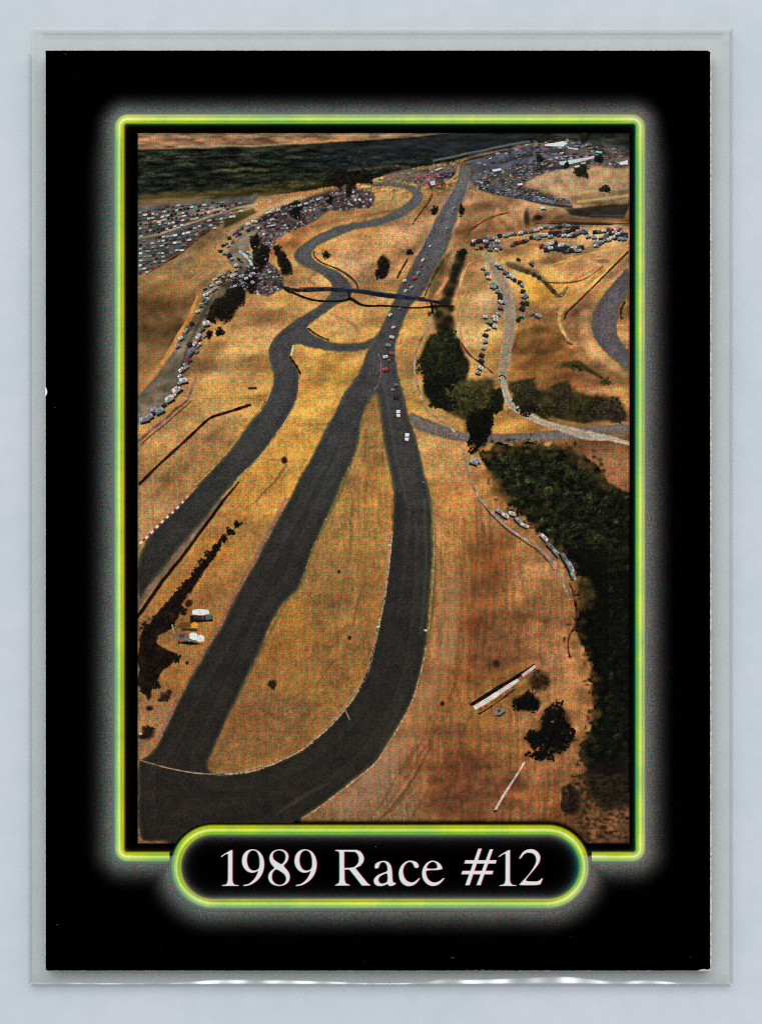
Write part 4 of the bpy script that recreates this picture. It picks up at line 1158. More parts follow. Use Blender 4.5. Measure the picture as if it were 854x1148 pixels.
verge([(335.5, 418), (336, 425), (335, 433), (332.6, 449.5), (323, 467.5), (314.6, 480.6), (306, 492), (296.5, 505), (290, 514), (274.6, 528.5), (262, 542)], 1.3, (186, 146, 92))
verge([(482, 538), (485.5, 565), (486, 590), (487, 625), (485, 658), (482, 684), (480.5, 712)], 1.3, (150, 124, 64))
verge([(421, 441), (411, 454), (404.8, 474), (401.5, 498.7), (395, 518), (382, 543), (377, 559), (368.7, 576), (359, 597.7), (350.6, 614), (342.5, 640), (336, 658)], 1.6, (112, 98, 50))
verge([(207, 558), (222, 541.8), (243, 520.5), (263, 497.5), (279, 473), (290, 461.5), (299, 447)], 1.2, (168, 130, 76))
# kerb of red and white blocks along the left track
sh = Sheet()
kp_ = chaikin(np.array([(157, 609.3), (165, 602.2), (173, 594), (181, 586), (190, 577.5), (198, 570.5), (207, 560.5), (214, 552.5), (221, 545)]), 2)
kr = resample([tuple(p) for p in kp_], .25, False)
along = np.concatenate([[0], np.cumsum(np.hypot(*np.diff(kr, axis=0).T))])
total = along[-1]; q = 0.0; k = 0
while q < total - 2:
    ln = 4.1 + RNG.normal(0, .2)
    sel = kr[(along >= q) & (along <= q + ln)]
    fadek = 1 - sstep(55, 85, q)
    if len(sel) > 2:
        c = (222, 208, 198) if k % 2 == 0 else (126, 52, 40)
        c = tuple(np.array(c) * fadek + np.array((190, 130, 90)) * (1 - fadek))
        sh.strip(sel[::3], 2.6 if k % 2 == 0 else 2.0, c)
    q += ln; k += 1
sh.build('printed_kerb', INK, photo, ZL[3])
ribbon('printed_kerb', [(344, 366), (350, 372), (358, 377), (369, 381.5)], 2.0, (36, 40, 24), ZL[3], .2)
ribbon('printed_kerb', [(326, 396), (325, 401), (330, 407), (334, 413), (337, 420)], 2.4, (34, 28, 18), ZL[3], .2)
ribbon('printed_kerb', [(329, 387), (328, 393), (326, 399)], 2.2, (206, 184, 158), ZL[4], .2)
ribbon('printed_kerb', [(344, 367.5), (347, 366)], 1.6, (200, 170, 150), ZL[4], .2, 1)
ribbon('printed_kerb', [(306, 428), (303, 440), (297, 452), (291, 462)], 1.6, (176, 142, 112), ZL[3], .3)

# barriers and fences
ribbon('printed_barrier', [(156, 543.5), (176, 523), (196, 505), (215.6, 487), (232, 471), (238.5, 467), (255, 462.3), (271, 457), (281.5, 453.5)], [3.4, 3.0, 3.0, 3.2, 3.0, 2.6, 2.8, 3.0, 3.2], (38, 14, 14), ZL[4], .12)
ribbon('printed_barrier', [(278, 435.5), (288, 435)], [2.6, 3.2], (44, 32, 28), ZL[4], .2, 1)
ribbon('printed_barrier', [(704, 282), (690, 296), (683, 303), (662, 324), (644, 342), (635.7, 349), (633, 354), (632.5, 358)], [2.0, 2.2, 2.2, 2.0, 2.0, 2.4, 2.6, 2.4], (62, 30, 22), ZL[4], .15)
ribbon('printed_barrier', [(700, 338), (696, 346), (695, 352), (697, 358)], 2.6, (44, 38, 30), ZL[4], .2)
ribbon('printed_barrier', [(352, 281), (351.5, 287), (360.5, 295), (378.5, 301), (391.6, 309.5), (400, 317.7), (401, 324)], [1.6, 1.6, 1.8, 2.0, 2.2, 2.2, 1.6], (62, 40, 30), ZL[4], .2)
ribbon('printed_barrier', [(484, 352), (479, 370), (467.7, 386.5), (464.4, 404), (464.5, 420), (467.7, 432), (471, 440), (473, 452), (479, 461), (490.6, 469), (507, 480.7), (512, 488)], [2.6, 2.4, 2.4, 2.2, 2.2, 2.2, 2.4, 2.6, 2.2, 2.2, 2.2, 2.0], (152, 124, 102), ZL[4], .25, 2, 22)
ribbon('printed_barrier', [(515, 497), (520, 506), (522, 521.6), (528, 541), (535, 556), (545, 568), (556, 579), (569, 592), (586, 603), (609, 617), (624, 638.7), (630.6, 653.4), (635, 664), (639, 673)], [1.8, 2, 2.2, 2.2, 2.4, 2.2, 2.4, 2.4, 2.4, 2.6, 2.6, 2.4, 2.4, 1.6], (150, 128, 116), ZL[4], .25, 2, 24)
ribbon('printed_barrier', [(519, 508), (524, 528), (532, 553), (546, 573), (566, 593), (584, 605), (607, 620), (621, 640)], 1.2, (56, 28, 24), ZL[3], .3, 2, 12)
ribbon('printed_barrier', [(638, 654), (642, 662), (645, 676), (646, 690), (644, 704), (637, 712), (636, 728), (639, 738)], 2.0, (72, 34, 26), ZL[4], .4, 2, 16)
ribbon('printed_barrier', [(268, 281), (276, 287), (281, 293), (283, 300)], [2.4, 3.0, 3.0, 2.4], (176, 190, 182), ZL[5], .2, 2, 16)
ribbon('printed_footpath', [(527, 293), (519, 305), (514, 325), (512.5, 350), (515.5, 372), (521, 390), (533, 404), (548, 417)], [2, 3, 3.2, 2.6, 3.0, 2.6, 2.4, 1.6], (196, 146, 82), ZL[3], .3, 2, 16)
ribbon('printed_bank', [(517, 384), (525, 397), (539, 408), (552, 418)], 1.6, (80, 44, 26), ZL[4], .3, 2, 12)
ribbon('printed_bank', [(572, 298.5), (586, 303), (600, 308.5), (611, 317), (622, 329), (629, 334), (634, 328)], [3, 4, 3.4, 4, 3.4, 2.4, 1], (66, 58, 32), ZL[3], .45, 2, 16)
ribbon('printed_bank', [(704, 274), (690, 289), (672, 306), (652, 324), (634, 340), (626, 352), (627, 366), (637, 382)], [3, 3.4, 3.6, 3.6, 4, 4, 3.4, 1.5], (198, 146, 78), ZL[3], .25, 2, 14)
ribbon('printed_bank', [(612, 299), (640, 290), (668, 282), (690, 277)], [1, 2, 2.2, 1], (206, 156, 82), ZL[3], .4, 2, 16)
ribbon('printed_bank', [(606, 316), (630, 318), (656, 314), (676, 298)], [1, 1.6, 1.6, 1], (112, 76, 36), ZL[3], .4, 2, 16)
ribbon('printed_bank', [(600, 250), (630, 251), (668, 251), (704, 253)], [1.4, 1.8, 1.8, 1.4], (48, 33, 24), ZL[3], .4, 2, 10)
ribbon('printed_bank', [(238, 257), (225, 264), (212, 276), (200, 286), (180, 298), (166, 306)], [2, 2, 2.2, 2, 1.6, 1], (74, 48, 28), ZL[3], .4, 2, 14)
ribbon('printed_bank', [(222, 331), (214, 352), (203, 372), (190, 394), (178, 414)], [2, 3, 3.6, 3.6, 3], (190, 128, 56), ZL[3], .3, 2, 14)
ribbon('printed_bank', [(479, 204), (486, 214), (481, 226), (470, 240), (462, 252)], [1.4, 1.8, 1.8, 1.6, 1], (74, 54, 32), ZL[3], .5, 2, 14)
ribbon('printed_bank', [(457, 290), (450, 302), (445, 312)], [1.6, 2.2, 1.4], (64, 40, 26), ZL[3], .4, 2, 10)
ribbon('printed_bank', [(520, 262), (536, 252), (548, 244), (570, 238)], [1, 2, 2, 1], (98, 70, 38), ZL[3], .5, 2, 14)
ribbon('printed_bank', [(498, 290), (490, 302), (482, 318), (476, 332)], [1.6, 2.4, 2.4, 1.2], (58, 48, 28), ZL[3], .5, 2, 12)
ribbon('printed_bank', [(572, 396), (578, 384), (582, 372)], [1.6, 2, 1], (88, 52, 28), ZL[3], .4, 2, 12)
ribbon('printed_pole', [(385.5, 792.5), (392, 807)], 1.1, (150, 126, 104), ZL[4], .1, 1)
ribbon('printed_pole', [(554.6, 908.5), (562, 895), (571, 881), (580, 867), (588, 854)], [2.8, 2.6, 2.4, 2.4, 1.8], (198, 172, 156), ZL[4], .12, 2, 16)
ribbon('printed_fence_post', [(553.5, 910.5), (556, 908)], 2.2, (34, 24, 20), ZL[5], .1, 1)

# footbridge: blue deck, and the shadow it throws on the ground
ribbon('printed_bridge_shadow', [(326, 327), (338, 332.5), (352, 337), (369, 338), (382, 337.6), (388, 336.6), (393, 334), (403, 341.5), (413, 343.2), (430, 342.5), (446, 344), (463, 345.6), (487, 343.4), (498, 343), (509, 343.6)], [2.6, 2.4, 2.2, 2.0, 2.2, 2.6, 4.2, 2.6, 2.4, 2.0, 1.8, 1.8, 2.4, 1.8, 1.2], (17, 13, 13), ZL[5], .1, 2, 5)
ribbon('printed_footbridge', [(314, 320.5), (322, 323), (331, 325.4), (342, 325.6), (354, 324.6), (375, 324.4), (401.5, 326.5), (430, 331), (451, 333.4), (476, 336), (486, 338), (494, 339.4)], [2.2, 2.8, 3.8, 4.4, 4.6, 4.6, 4.6, 4.8, 4.8, 4.2, 3.6, 3.0], (29, 31, 43), ZL[6], .12, 2, 9)
ribbon('printed_bridge_rail', [(336, 322.7), (354, 322.2), (375, 322), (401.5, 324), (430, 328.4), (451, 331), (476, 333.8)], 1.0, (58, 62, 84), ZL[7], .4, 2, 16)
ribbon('printed_bridge_pier', [(483, 338), (484, 344), (485, 352)], 3.2, (24, 20, 18), ZL[5], .2, 1)
ribbon('printed_bridge_pier', [(391, 328), (392, 335)], 3.0, (24, 22, 24), ZL[5], .2, 1)
ribbon('printed_bridge_pier', [(318, 322), (326, 328)], 3.2, (26, 20, 18), ZL[5], .2, 1)

# board in the lower right corner
ribbon('printed_board_shadow', [(527, 790.5), (545, 779.5), (560, 770), (572, 763), (586, 754), (599, 745)], [3.4, 4.4, 4.6, 4.2, 3.2, 2.4], (16, 10, 9), ZL[4], .1)
ribbon('printed_billboard', [(531.5, 794), (545, 785.6), (560, 776), (571, 768.4), (581, 762.2)], [5.0, 5.0, 5.0, 4.4, 3.4], (216, 196, 186), ZL[5], .06, 2, 14)
ribbon('printed_billboard', [(585, 757.6), (592, 752.6), (600, 746.4)], [3.2, 3.8, 2.6], (206, 180, 172), ZL[5], .06, 2, 14)
ribbon('printed_board_frame', [(536, 797), (550, 789), (564, 779), (574, 771)], 2.6, (136, 84, 46), ZL[4], .2, 2, 16)
ribbon('printed_board_frame', [(536, 800.5), (541, 798), (552, 791), (566, 781), (577, 772)], [3.2, 2, 1.4, 1.4, 1.4], (40, 24, 16), ZL[3], .3, 2, 8)

# ------------------------------------------------------------------ trees
def tree(cx, cy, rx, ry, n=90, name='printed_tree', col=(16, 16, 10), var=10, z=ZL[7], size=2.6, trail=None):
    sh = Sheet()
    for _ in range(int(n * 2.4)):
        a = RNG.random() * 2 * math.pi; rr = RNG.random() ** .62
        lob = 1 + .22 * math.sin(3 * a + cx) + .14 * math.sin(5 * a + cy)
        x, y = cx + rx * rr * lob * math.cos(a), cy + ry * rr * lob * math.sin(a)
        s = size * (0.35 + RNG.random() * .75) * (1.15 - .55 * rr)
        k = 3 + int(RNG.random() * 3); a0 = RNG.random() * 6.3
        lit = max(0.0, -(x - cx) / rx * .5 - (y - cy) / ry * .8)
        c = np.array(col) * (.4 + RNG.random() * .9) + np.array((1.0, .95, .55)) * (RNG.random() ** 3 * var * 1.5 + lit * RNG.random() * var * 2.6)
        x = min(max(x, PX0 + 3), PX1 - 3)
        sh.fan([(x + s * (.35 + .95 * RNG.random()) * math.cos(a0 + 6.283 * i / k), y + s * (.35 + .95 * RNG.random()) * math.sin(a0 + 6.283 * i / k)) for i in range(k)], np.clip(c, 2, 255), RNG.random() * .00006)
    return sh.build(name, INK, photo, z)

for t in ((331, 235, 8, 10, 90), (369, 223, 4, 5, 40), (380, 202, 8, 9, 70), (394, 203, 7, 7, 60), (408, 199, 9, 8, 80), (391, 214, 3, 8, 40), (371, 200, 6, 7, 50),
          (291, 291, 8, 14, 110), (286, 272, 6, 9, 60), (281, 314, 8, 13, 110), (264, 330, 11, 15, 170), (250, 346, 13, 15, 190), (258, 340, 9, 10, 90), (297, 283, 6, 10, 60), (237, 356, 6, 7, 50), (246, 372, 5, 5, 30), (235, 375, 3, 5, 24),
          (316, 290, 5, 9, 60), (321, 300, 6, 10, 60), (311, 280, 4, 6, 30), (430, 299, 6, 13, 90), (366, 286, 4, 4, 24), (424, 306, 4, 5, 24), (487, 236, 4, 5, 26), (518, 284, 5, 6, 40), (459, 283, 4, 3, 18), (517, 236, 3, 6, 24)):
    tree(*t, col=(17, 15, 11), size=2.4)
tree(496, 402, 24, 30, 330, col=(24, 28, 15), var=14, size=3.4)
tree(494, 428, 18, 22, 200, col=(14, 16, 9), var=8, size=3.2)
tree(524, 446, 26, 17, 260, 'printed_bush', (50, 48, 25), 15, size=3.2)
tree(502, 452, 17, 9, 130, col=(15, 17, 10), var=8, size=3.0)
tree(556, 447, 7, 14, 70, 'printed_bush', (20, 21, 12), 10, size=2.8)
tree(536, 481, 14, 23, 260, col=(9, 9, 6), var=7, size=3.2)
tree(545, 466, 9, 12, 80, col=(10, 10, 7), var=7, size=3.0)
tree(590, 788, 15, 10, 150, col=(10, 8, 6), var=6, size=3.0)
tree(622, 818, 19, 28, 330, col=(8, 8, 6), var=6, size=3.4)
tree(600, 828, 11, 10, 110, col=(11, 10, 7), var=6, size=3.0)
tree(608, 846, 15, 7, 110, col=(10, 9, 7), var=6, size=2.8)
tree(604, 764, 10, 12, 60, 'printed_bush', (44, 24, 16), 12, size=2.6)
tree(636, 898, 8, 14, 90, 'printed_bush', (36, 24, 18), 14, size=2.6)
tree(605, 178, 4, 4, 26, col=(20, 20, 18)); tree(652, 192, 8, 7, 70, col=(24, 24, 14)); tree(671, 178, 5, 4, 40, col=(18, 18, 14)); tree(635, 185, 3, 3, 18, col=(18, 18, 14))
tree(655, 154, 6, 5, 34, col=(22, 24, 18)); tree(678, 212, 6, 4, 40, col=(26, 22, 16)); tree(606, 156, 7, 3, 34, col=(26, 28, 20))
for x, y, rx, ry, n, c in ((586, 442, 14, 12, 120, (36, 34, 22)), (592, 458, 14, 8, 90, (16, 15, 10)), (630, 446, 12, 14, 120, (40, 34, 24)), (656, 458, 24, 12, 180, (36, 36, 18)), (684, 460, 16, 14, 140, (44, 36, 24)), (612, 460, 12, 8, 80, (36, 34, 18)), (678, 428, 6, 4, 24, (66, 62, 28)), (646, 411, 9, 4, 36, (52, 50, 24))):
    tree(x, y, rx, ry, n, 'printed_bush', c, 16, size=2.8)
tree(305.6, 767, 5, 5, 34, 'printed_bush', (36, 28, 18), 10, size=1.8)
tree(166, 820, 6, 7, 40, 'printed_bush', (30, 18, 14), 10, size=2.2)
tree(186, 780, 6, 6, 36, 'printed_bush', (44, 30, 22), 14, size=1.8)

for k, (x, y, rx, ry, n) in enumerate(((266, 588, 4, 4, 26), (258, 596, 5, 4, 34), (251, 604, 4, 5, 30), (243, 613, 5, 5, 34), (236, 622, 7, 6, 44), (228, 632, 6, 6, 40), (220, 643, 6, 7, 44), (211, 655, 7, 7, 50), (201, 667, 8, 8, 60), (194, 680, 10, 8, 80), (205, 684, 6, 6, 30), (180, 695, 10, 9, 90), (166, 708, 9, 10, 90), (190, 700, 7, 6, 40), (168, 728, 12, 14, 150), (185, 738, 11, 10, 100), (168, 752, 11, 14, 130), (163, 772, 5, 8, 50), (198, 738, 5, 5, 24), (176, 768, 4, 5, 24))):
    tree(x, y, rx, ry, n, 'printed_bush', (17, 11, 9), 8, ZL[5], 2.2)
# ------------------------------------------------------------------ people and parked cars too small to count
def speckle(name, pts, n, pal, smin, smax, z, slope=0.0, flat=.6):
    sh = Sheet()
    p = np.array(pts, float); done = 0
    x0, y0 = p.min(0); x1, y1 = p.max(0)
    while done < n:
        x, y = x0 + RNG.random() * (x1 - x0), y0 + RNG.random() * (y1 - y0)
        if x < PX0 + 2 or x > PX1 - 2 or not inside(np.array([x]), np.array([y]), pts)[0]:
            continue
        done += 1
        w = smin + RNG.random() * (smax - smin); h = w * flat
        c = np.clip(np.array(pal[int(RNG.random() * len(pal))]) * (.8 + .4 * RNG.random()), 2, 255)
        sl_ = slope + RNG.normal(0, .05)
        sh.fan([(x - w / 2, y - h / 2 - sl_ * -w / 2), (x + w / 2, y - h / 2 - sl_ * w / 2), (x + w / 2, y + h / 2 - sl_ * w / 2), (x - w / 2, y + h / 2 - sl_ * -w / 2)], c, RNG.random() * .00006)
    o = sh.build(name, INK, photo, z); o['kind'] = 'stuff'
    return o
PEOPLE = [(130, 114, 108), (150, 138, 138), (44, 36, 34), (60, 50, 46), (120, 100, 104), (56, 44, 46), (34, 28, 28), (150, 90, 84), (190, 186, 190), (88, 82, 100), (70, 60, 56), (110, 100, 96)]
speckle('printed_crowd', CROWD, 800, PEOPLE, 1.0, 2.9, ZL[4], .2, .8)
speckle('printed_crowd', [(455, 194), (490, 186), (512, 184), (505, 200), (490, 206), (466, 207)], 150, PEOPLE + [(170, 80, 84)], .9, 2.0, ZL[4], .2, .7)
CARS = [(196, 198, 198), (184, 184, 182), (176, 178, 178), (150, 152, 154), (118, 118, 118), (40, 36, 36), (28, 26, 28), (52, 44, 44), (196, 192, 186), (74, 78, 92), (122, 56, 50), (90, 96, 96), (60, 52, 46)]
sh = Sheet()
for row in range(17):
    yy = 229 + row * 4.6
    x = 156.0
    while x < 285:
        y = yy + 8 - (x - 155) * .17 + RNG.normal(0, .5)
        lim = 292 - max(0, (y - 222)) * 1.55
        if x > lim or y > 306 or y < 226:
            x += 3; continue
        if abs(y - np.interp(x, [154, 180, 208, 240, 266, 288], [268, 262, 252, 241, 233, 229])) < 2.2 or RNG.random() < .14:
            x += 3; continue
        w, h = 2.6 + RNG.random() * 2.2, 1.4 + RNG.random() * .9
        c = np.array(CARS[int(RNG.random() * len(CARS))]) * (.8 + .4 * RNG.random())
        sh.fan([(x, y), (x + w, y - .17 * w), (x + w, y + h - .17 * w), (x, y + h)], np.clip(c, 2, 255), RNG.random() * .00004)
        sh.fan([(x, y + h), (x + w, y + h - .17 * w), (x + w, y + h + .9 - .17 * w), (x, y + h + .9)], (30, 27, 25), RNG.random() * .00004)
        x += w + .5 + RNG.random() * 1.2
o = sh.build('printed_car_park', INK, photo, ZL[4]); o['kind'] = 'stuff'
PITS = [(140, 142, 148), (104, 108, 116), (74, 74, 84), (42, 42, 48), (26, 26, 28), (170, 170, 172), (96, 88, 80), (54, 54, 66), (130, 104, 80), (60, 54, 46), (34, 30, 28), (120, 92, 60)]
speckle('printed_paddock', [(530, 208), (536, 192), (560, 188), (600, 180), (640, 174), (668, 176), (640, 186), (600, 196), (584, 206), (606, 216), (640, 224), (638, 230), (606, 227), (576, 222), (552, 217)], 760, PITS, 1.0, 3.4, ZL[4], .16, .42)
speckle('printed_paddock', [(590, 158), (640, 156), (700, 168), (704, 190), (668, 186), (640, 180), (600, 176), (540, 186), (530, 182)], 300, PITS, 1.2, 5.5, ZL[4], .16, .3)

# ------------------------------------------------------------------ buildings in the distance
def slab(name, pts, col, shade=None, z=ZL[7]):
    sh = Sheet()
    sh.poly(pts, col)
    if shade:
        (xa, ya), (xb, yb) = pts[-1], pts[-2]
        sh.fan([(xa, ya), (xb, yb), (xb, yb + 1.8), (xa, ya + 1.8)], shade, .00004)
    return sh.build(name, INK, photo, z)
slab('printed_building', [(611, 161.5), (622, 160), (631, 158.4), (636, 160.4), (631, 164.4), (618, 164), (610, 163.6)], (226, 212, 202), (74, 50, 48))
slab('printed_building', [(626, 181.4), (645, 178.6), (666, 174.8), (667, 177), (648, 181.8), (634, 185.4), (628, 185)], (190, 190, 194), (40, 34, 40))
slab('printed_building', [(693, 182.4), (703, 179.6), (703.4, 184.2), (695, 184.8)], (226, 220, 206), (90, 70, 60))
slab('printed_building', [(579.5, 206), (585, 205), (586, 207.4), (580, 208)], (220, 206, 204), (60, 50, 50))
slab('printed_building', [(551, 190.4), (561, 188.4), (562, 190.8), (553, 192.6)], (206, 208, 212), (50, 50, 56))
slab('printed_building', [(604, 232.6), (608, 230.6), (612, 233.8), (606, 234.2)], (206, 196, 186), (70, 50, 40))
slab('printed_building', [(612, 188), (634, 187), (634, 189.6), (613, 189.4)], (58, 40, 62))
slab('printed_building', [(667, 169.4), (674, 169.8), (674, 172), (667, 171)], (150, 180, 170), (40, 34, 34))
slab('printed_building', [(636, 164.8), (648, 166.6), (647, 168.2), (636, 166.4)], (190, 192, 186))
slab('printed_building', [(643, 186.2), (649, 185.2), (649, 187.2), (644, 188)], (206, 190, 190), (50, 40, 40))
slab('printed_building', [(690, 222.6), (694, 221), (694, 223)], (140, 120, 100))
slab('printed_building', [(487, 190), (496, 187.4), (496, 189), (488, 191.6)], (190, 184, 178), (70, 50, 52))
slab('printed_building', [(482, 203.6), (487, 202.4), (488, 207), (483, 208)], (196, 196, 196), (56, 46, 46))

# ------------------------------------------------------------------ vehicles
def car_sheet(body, glass=(40, 40, 44), w=4.6, h=2.8, shadow=(26, 22, 20), ang=0.0, side=1):
    """a car as the print shows it from the air: body, dark windows and the shadow beside it"""
    sh = Sheet()
    ca, sa = math.cos(ang), math.sin(ang)
    def T(pts):
        return [(x * ca - y * sa, x * sa + y * ca) for x, y in pts]
    sh.fan(T([(-w * .55, h * .1), (w * .5, h * .1), (w * .55, h * .85), (-w * .5, h * .85)]), shadow, 0)
    sh.fan(T([(-w / 2, -h * .35), (-w * .4, -h / 2), (w * .38, -h / 2), (w / 2, -h * .3), (w / 2, h * .35), (-w / 2, h * .4)]), body, .00003)
    gl_ = tuple(np.array(glass) * .45 + np.array(body) * .55)
    sh.fan(T([(-w * .14, -h * .34), (w * .24, -h * .34), (w * .26, h * .30), (-w * .12, h * .32)]), gl_, .00006)
    sh.fan(T([(-w * .46, h * .12), (w * .46, h * .08), (w * .46, h * .42), (-w * .46, h * .44)]), tuple(np.array(body) * .62), .00005)
    return sh

def build_at(sh, name, x, y, z):
    vs = sh.v
    sh2 = Sheet(); sh2.v = [(a + x, b + y, c) for a, b, c in vs]; sh2.f = sh.f; sh2.c = sh.c
    return sh2.build(name, INK, photo, z, base=(x, y))

PROTO = {}
def place_car(name, kind, x, y, z, make):
    if (name, kind) not in PROTO:
        PROTO[(name, kind)] = build_at(make(), name, x, y, z)
        return PROTO[(name, kind)]
    o = PROTO[(name, kind)].copy()
    scene.collection.objects.link(o)
    px_, py_, _ = P(x, y, 0)
    o.location = (px_, py_, z)
    o.rotation_euler.z = random.uniform(-.45, .45)
    o.scale = (random.uniform(.75, 1.35), random.uniform(.75, 1.25), 1)
    return o

BODIES = {'white': (214, 210, 206), 'silver': (158, 162, 166), 'grey': (112, 112, 116), 'dark': (44, 40, 44), 'red': (148, 52, 50), 'blue': (70, 84, 124), 'teal': (120, 150, 150), 'tan': (170, 140, 108)}
keys = list(BODIES)
n_cars = 0
REST = Sheet()
def park(line, gap, w, h, ang, weights=(5, 4, 3, 4, 1, 1, 1, 1), jit=.8, size=''):
    global n_cars
    pts = resample(line, gap, False)
    for x, y in pts:
        x, y = x + RNG.normal(0, jit), y + RNG.normal(0, jit * .7)
        if not (PX0 + 4 < x < PX1 - 4):
            continue
        kd_ = keys[int(RNG.choice(len(keys), p=np.array(weights) / sum(weights)))]
        if n_cars >= 98:
            q = car_sheet(BODIES[kd_], w=w, h=h, ang=ang)
            b = len(REST.v)
            REST.v += [(a_ + x, b_ + y, c_ + RNG.random() * .00002) for a_, b_, c_ in q.v]; REST.f += [tuple(i + b for i in f_) for f_ in q.f]; REST.c += q.c
            n_cars += 1
            continue
        place_car('printed_parked_car', kd_ + size, x, y, ZL[8] + RNG.random() * .00003, lambda: car_sheet(BODIES[kd_], w=w, h=h, ang=ang))
        n_cars += 1
park([(167, 467), (180, 461), (172, 459), (162, 470)], 8, 9, 5.4, -.5, (8, 4, 1, 4, 1, 1, 1, 0), size='near')
park([(190, 447), (198, 437), (205, 426)], 10, 9.5, 6.4, -.55, (9, 3, 0, 0, 0, 0, 1, 0), .6, 'van')
park([(559, 573), (566, 578)], 6, 8, 4.6, .5, (1, 6, 4, 0, 0, 0, 0, 0), .4, 'verge')
park([(573, 576), (581, 584), (588, 589)], 8, 9, 5.0, .6, (1, 5, 4, 0, 0, 1, 0, 0), .4, 'verge')
park([(609, 603), (617, 613), (623, 620)], 9, 10, 4.6, .8, (1, 5, 5, 0, 0, 0, 0, 0), .4, 'verge2')
park([(632, 625), (638, 636), (642, 646)], 9, 10, 4.6, 1.0, (2, 5, 4, 0, 0, 0, 0, 0), .4, 'verge2')
park([(531, 518), (534, 516)], 9, 9, 5, .3, (1, 5, 0, 0, 0, 0, 0, 0), .3, 'verge3')
park([(204, 414), (210, 404), (215, 395), (213, 386)], 7, 6.5, 4.6, -.6, size='mid')
park([(218, 385), (223, 377), (226, 368), (230, 362)], 7, 6.5, 4.6, -.6, (5, 5, 2, 1, 0, 1, 2, 0), size='mid')
park([(199, 388), (209, 370), (215, 361)], 9, 5, 4, -.5, (5, 3, 1, 2, 1, 0, 0, 0), size='mid2')
park([(543, 301), (548, 311), (554, 321), (561, 331), (561, 345), (555, 355), (551, 363)], 6, 5.2, 3.6, .25, (5, 3, 1, 5, 0, 1, 2, 0), size='lane')
park([(556, 296), (567, 305), (577, 313), (585, 320), (588, 331), (586, 346), (582, 357)], 6, 5.2, 3.6, .25, (5, 3, 1, 5, 0, 1, 2, 0), size='lane')
park([(581, 291), (597, 295)], 15, 5.6, 4.2, .1, (0, 1, 1, 6, 0, 0, 0, 0), .3, 'lane')
park([(596, 352), (603, 353)], 5, 5, 3.4, .1, (1, 3, 2, 2, 0, 0, 0, 0), .5, 'lane')
park([(543, 355), (547, 361), (538, 412), (537, 417)], 7, 5, 3.4, .1, (4, 2, 1, 3, 0, 0, 1, 0), .6, 'lane')
park([(222, 349), (228, 336), (231, 325), (236, 318), (246, 309), (256, 305)], 5.2, 4.6, 3.2, -.3, size='far')
park([(240, 325), (246, 318), (250, 312), (262, 309), (270, 311), (276, 312)], 5.2, 4.4, 3.0, -.2, size='far')
park([(248, 281), (257, 286), (262, 291), (264, 298), (265, 303)], 5, 4.6, 3.2, .2, size='far')
park([(254, 272), (262, 262), (272, 255), (284, 248), (296, 241), (312, 235), (318, 232)], 5.5, 4.6, 2.8, -.3, size='far2')
park([(300, 262), (306, 246), (330, 232), (350, 226), (366, 222), (384, 217)], 6.5, 4.6, 2.4, -.3, (6, 5, 2, 1, 0, 0, 0, 0), size='far2')
park([(531, 271), (545, 268), (560, 265), (572, 262), (588, 260)], 4.4, 5.6, 3.4, -.1, (3, 4, 4, 5, 1, 1, 1, 0), size='lot')
park([(533, 277), (545, 277), (552, 274), (556, 279)], 5, 4.6, 2.8, .1, size='lot')
park([(574, 274), (590, 268), (606, 264), (622, 261), (640, 258)], 4.2, 5.6, 3.4, -.2, (3, 4, 4, 5, 1, 1, 1, 0), size='lot')
park([(596, 259), (612, 255), (632, 253), (652, 256)], 4.4, 5.4, 3.2, -.1, (2, 3, 4, 6, 1, 1, 1, 0), size='lot')
park([(607, 276), (622, 272), (634, 275), (640, 280), (652, 276)], 4.2, 6.4, 4.0, -.2, (3, 4, 4, 5, 1, 1, 1, 0), size='lot')
park([(666, 260), (680, 257), (694, 258), (700, 262)], 3.6, 5.4, 3.4, -.1, (3, 4, 4, 5, 1, 1, 1, 0), size='lot')
park([(668, 275), (678, 269), (690, 266), (700, 268)], 3.6, 5.4, 3.4, -.2, (3, 4, 4, 5, 1, 1, 1, 0), size='lot')
park([(532, 273), (548, 271), (556, 270), (548, 279), (560, 277)], 4.2, 5.6, 3.4, .1, (3, 3, 3, 6, 1, 1, 1, 0), 1.6, 'rest')
park([(600, 268), (616, 264), (632, 262), (650, 261), (664, 264)], 4.4, 5.6, 3.4, -.2, (3, 3, 3, 6, 1, 1, 1, 0), 1.8, 'rest')
park([(612, 279), (630, 277), (636, 282), (648, 279)], 3.8, 6.0, 3.8, -.1, (3, 4, 3, 6, 1, 1, 1, 0), 1.6, 'rest')
park([(664, 270), (676, 265), (688, 262), (700, 264)], 3.6, 5.4, 3.4, -.1, (3, 4, 3, 6, 1, 1, 1, 0), 1.8, 'rest')
park([(546, 306), (552, 316), (558, 327), (563, 338), (559, 352), (551, 366)], 6, 5.4, 3.8, .25, (5, 3, 1, 6, 0, 1, 2, 0), 1.0, 'rest')
park([(560, 300), (572, 309), (582, 317), (588, 326), (589, 340), (583, 352)], 6, 5.4, 3.8, .25, (4, 3, 1, 6, 0, 1, 2, 0), 1.0, 'rest')
park([(160, 470), (172, 463), (184, 454), (194, 444)], 6, 6, 3.6, -.6, (4, 3, 2, 5, 1, 1, 0, 0), 1.4, 'rest')
park([(199, 432), (206, 418), (212, 404), (218, 390), (226, 376)], 4, 5, 3.4, -.6, (6, 4, 2, 5, 1, 1, 1, 0), 1.8, 'rest')
park([(225, 345), (233, 330), (243, 317), (256, 308), (270, 306)], 2.8, 4.2, 2.8, -.3, (6, 4, 2, 5, 1, 1, 1, 0), 2.4, 'rest')
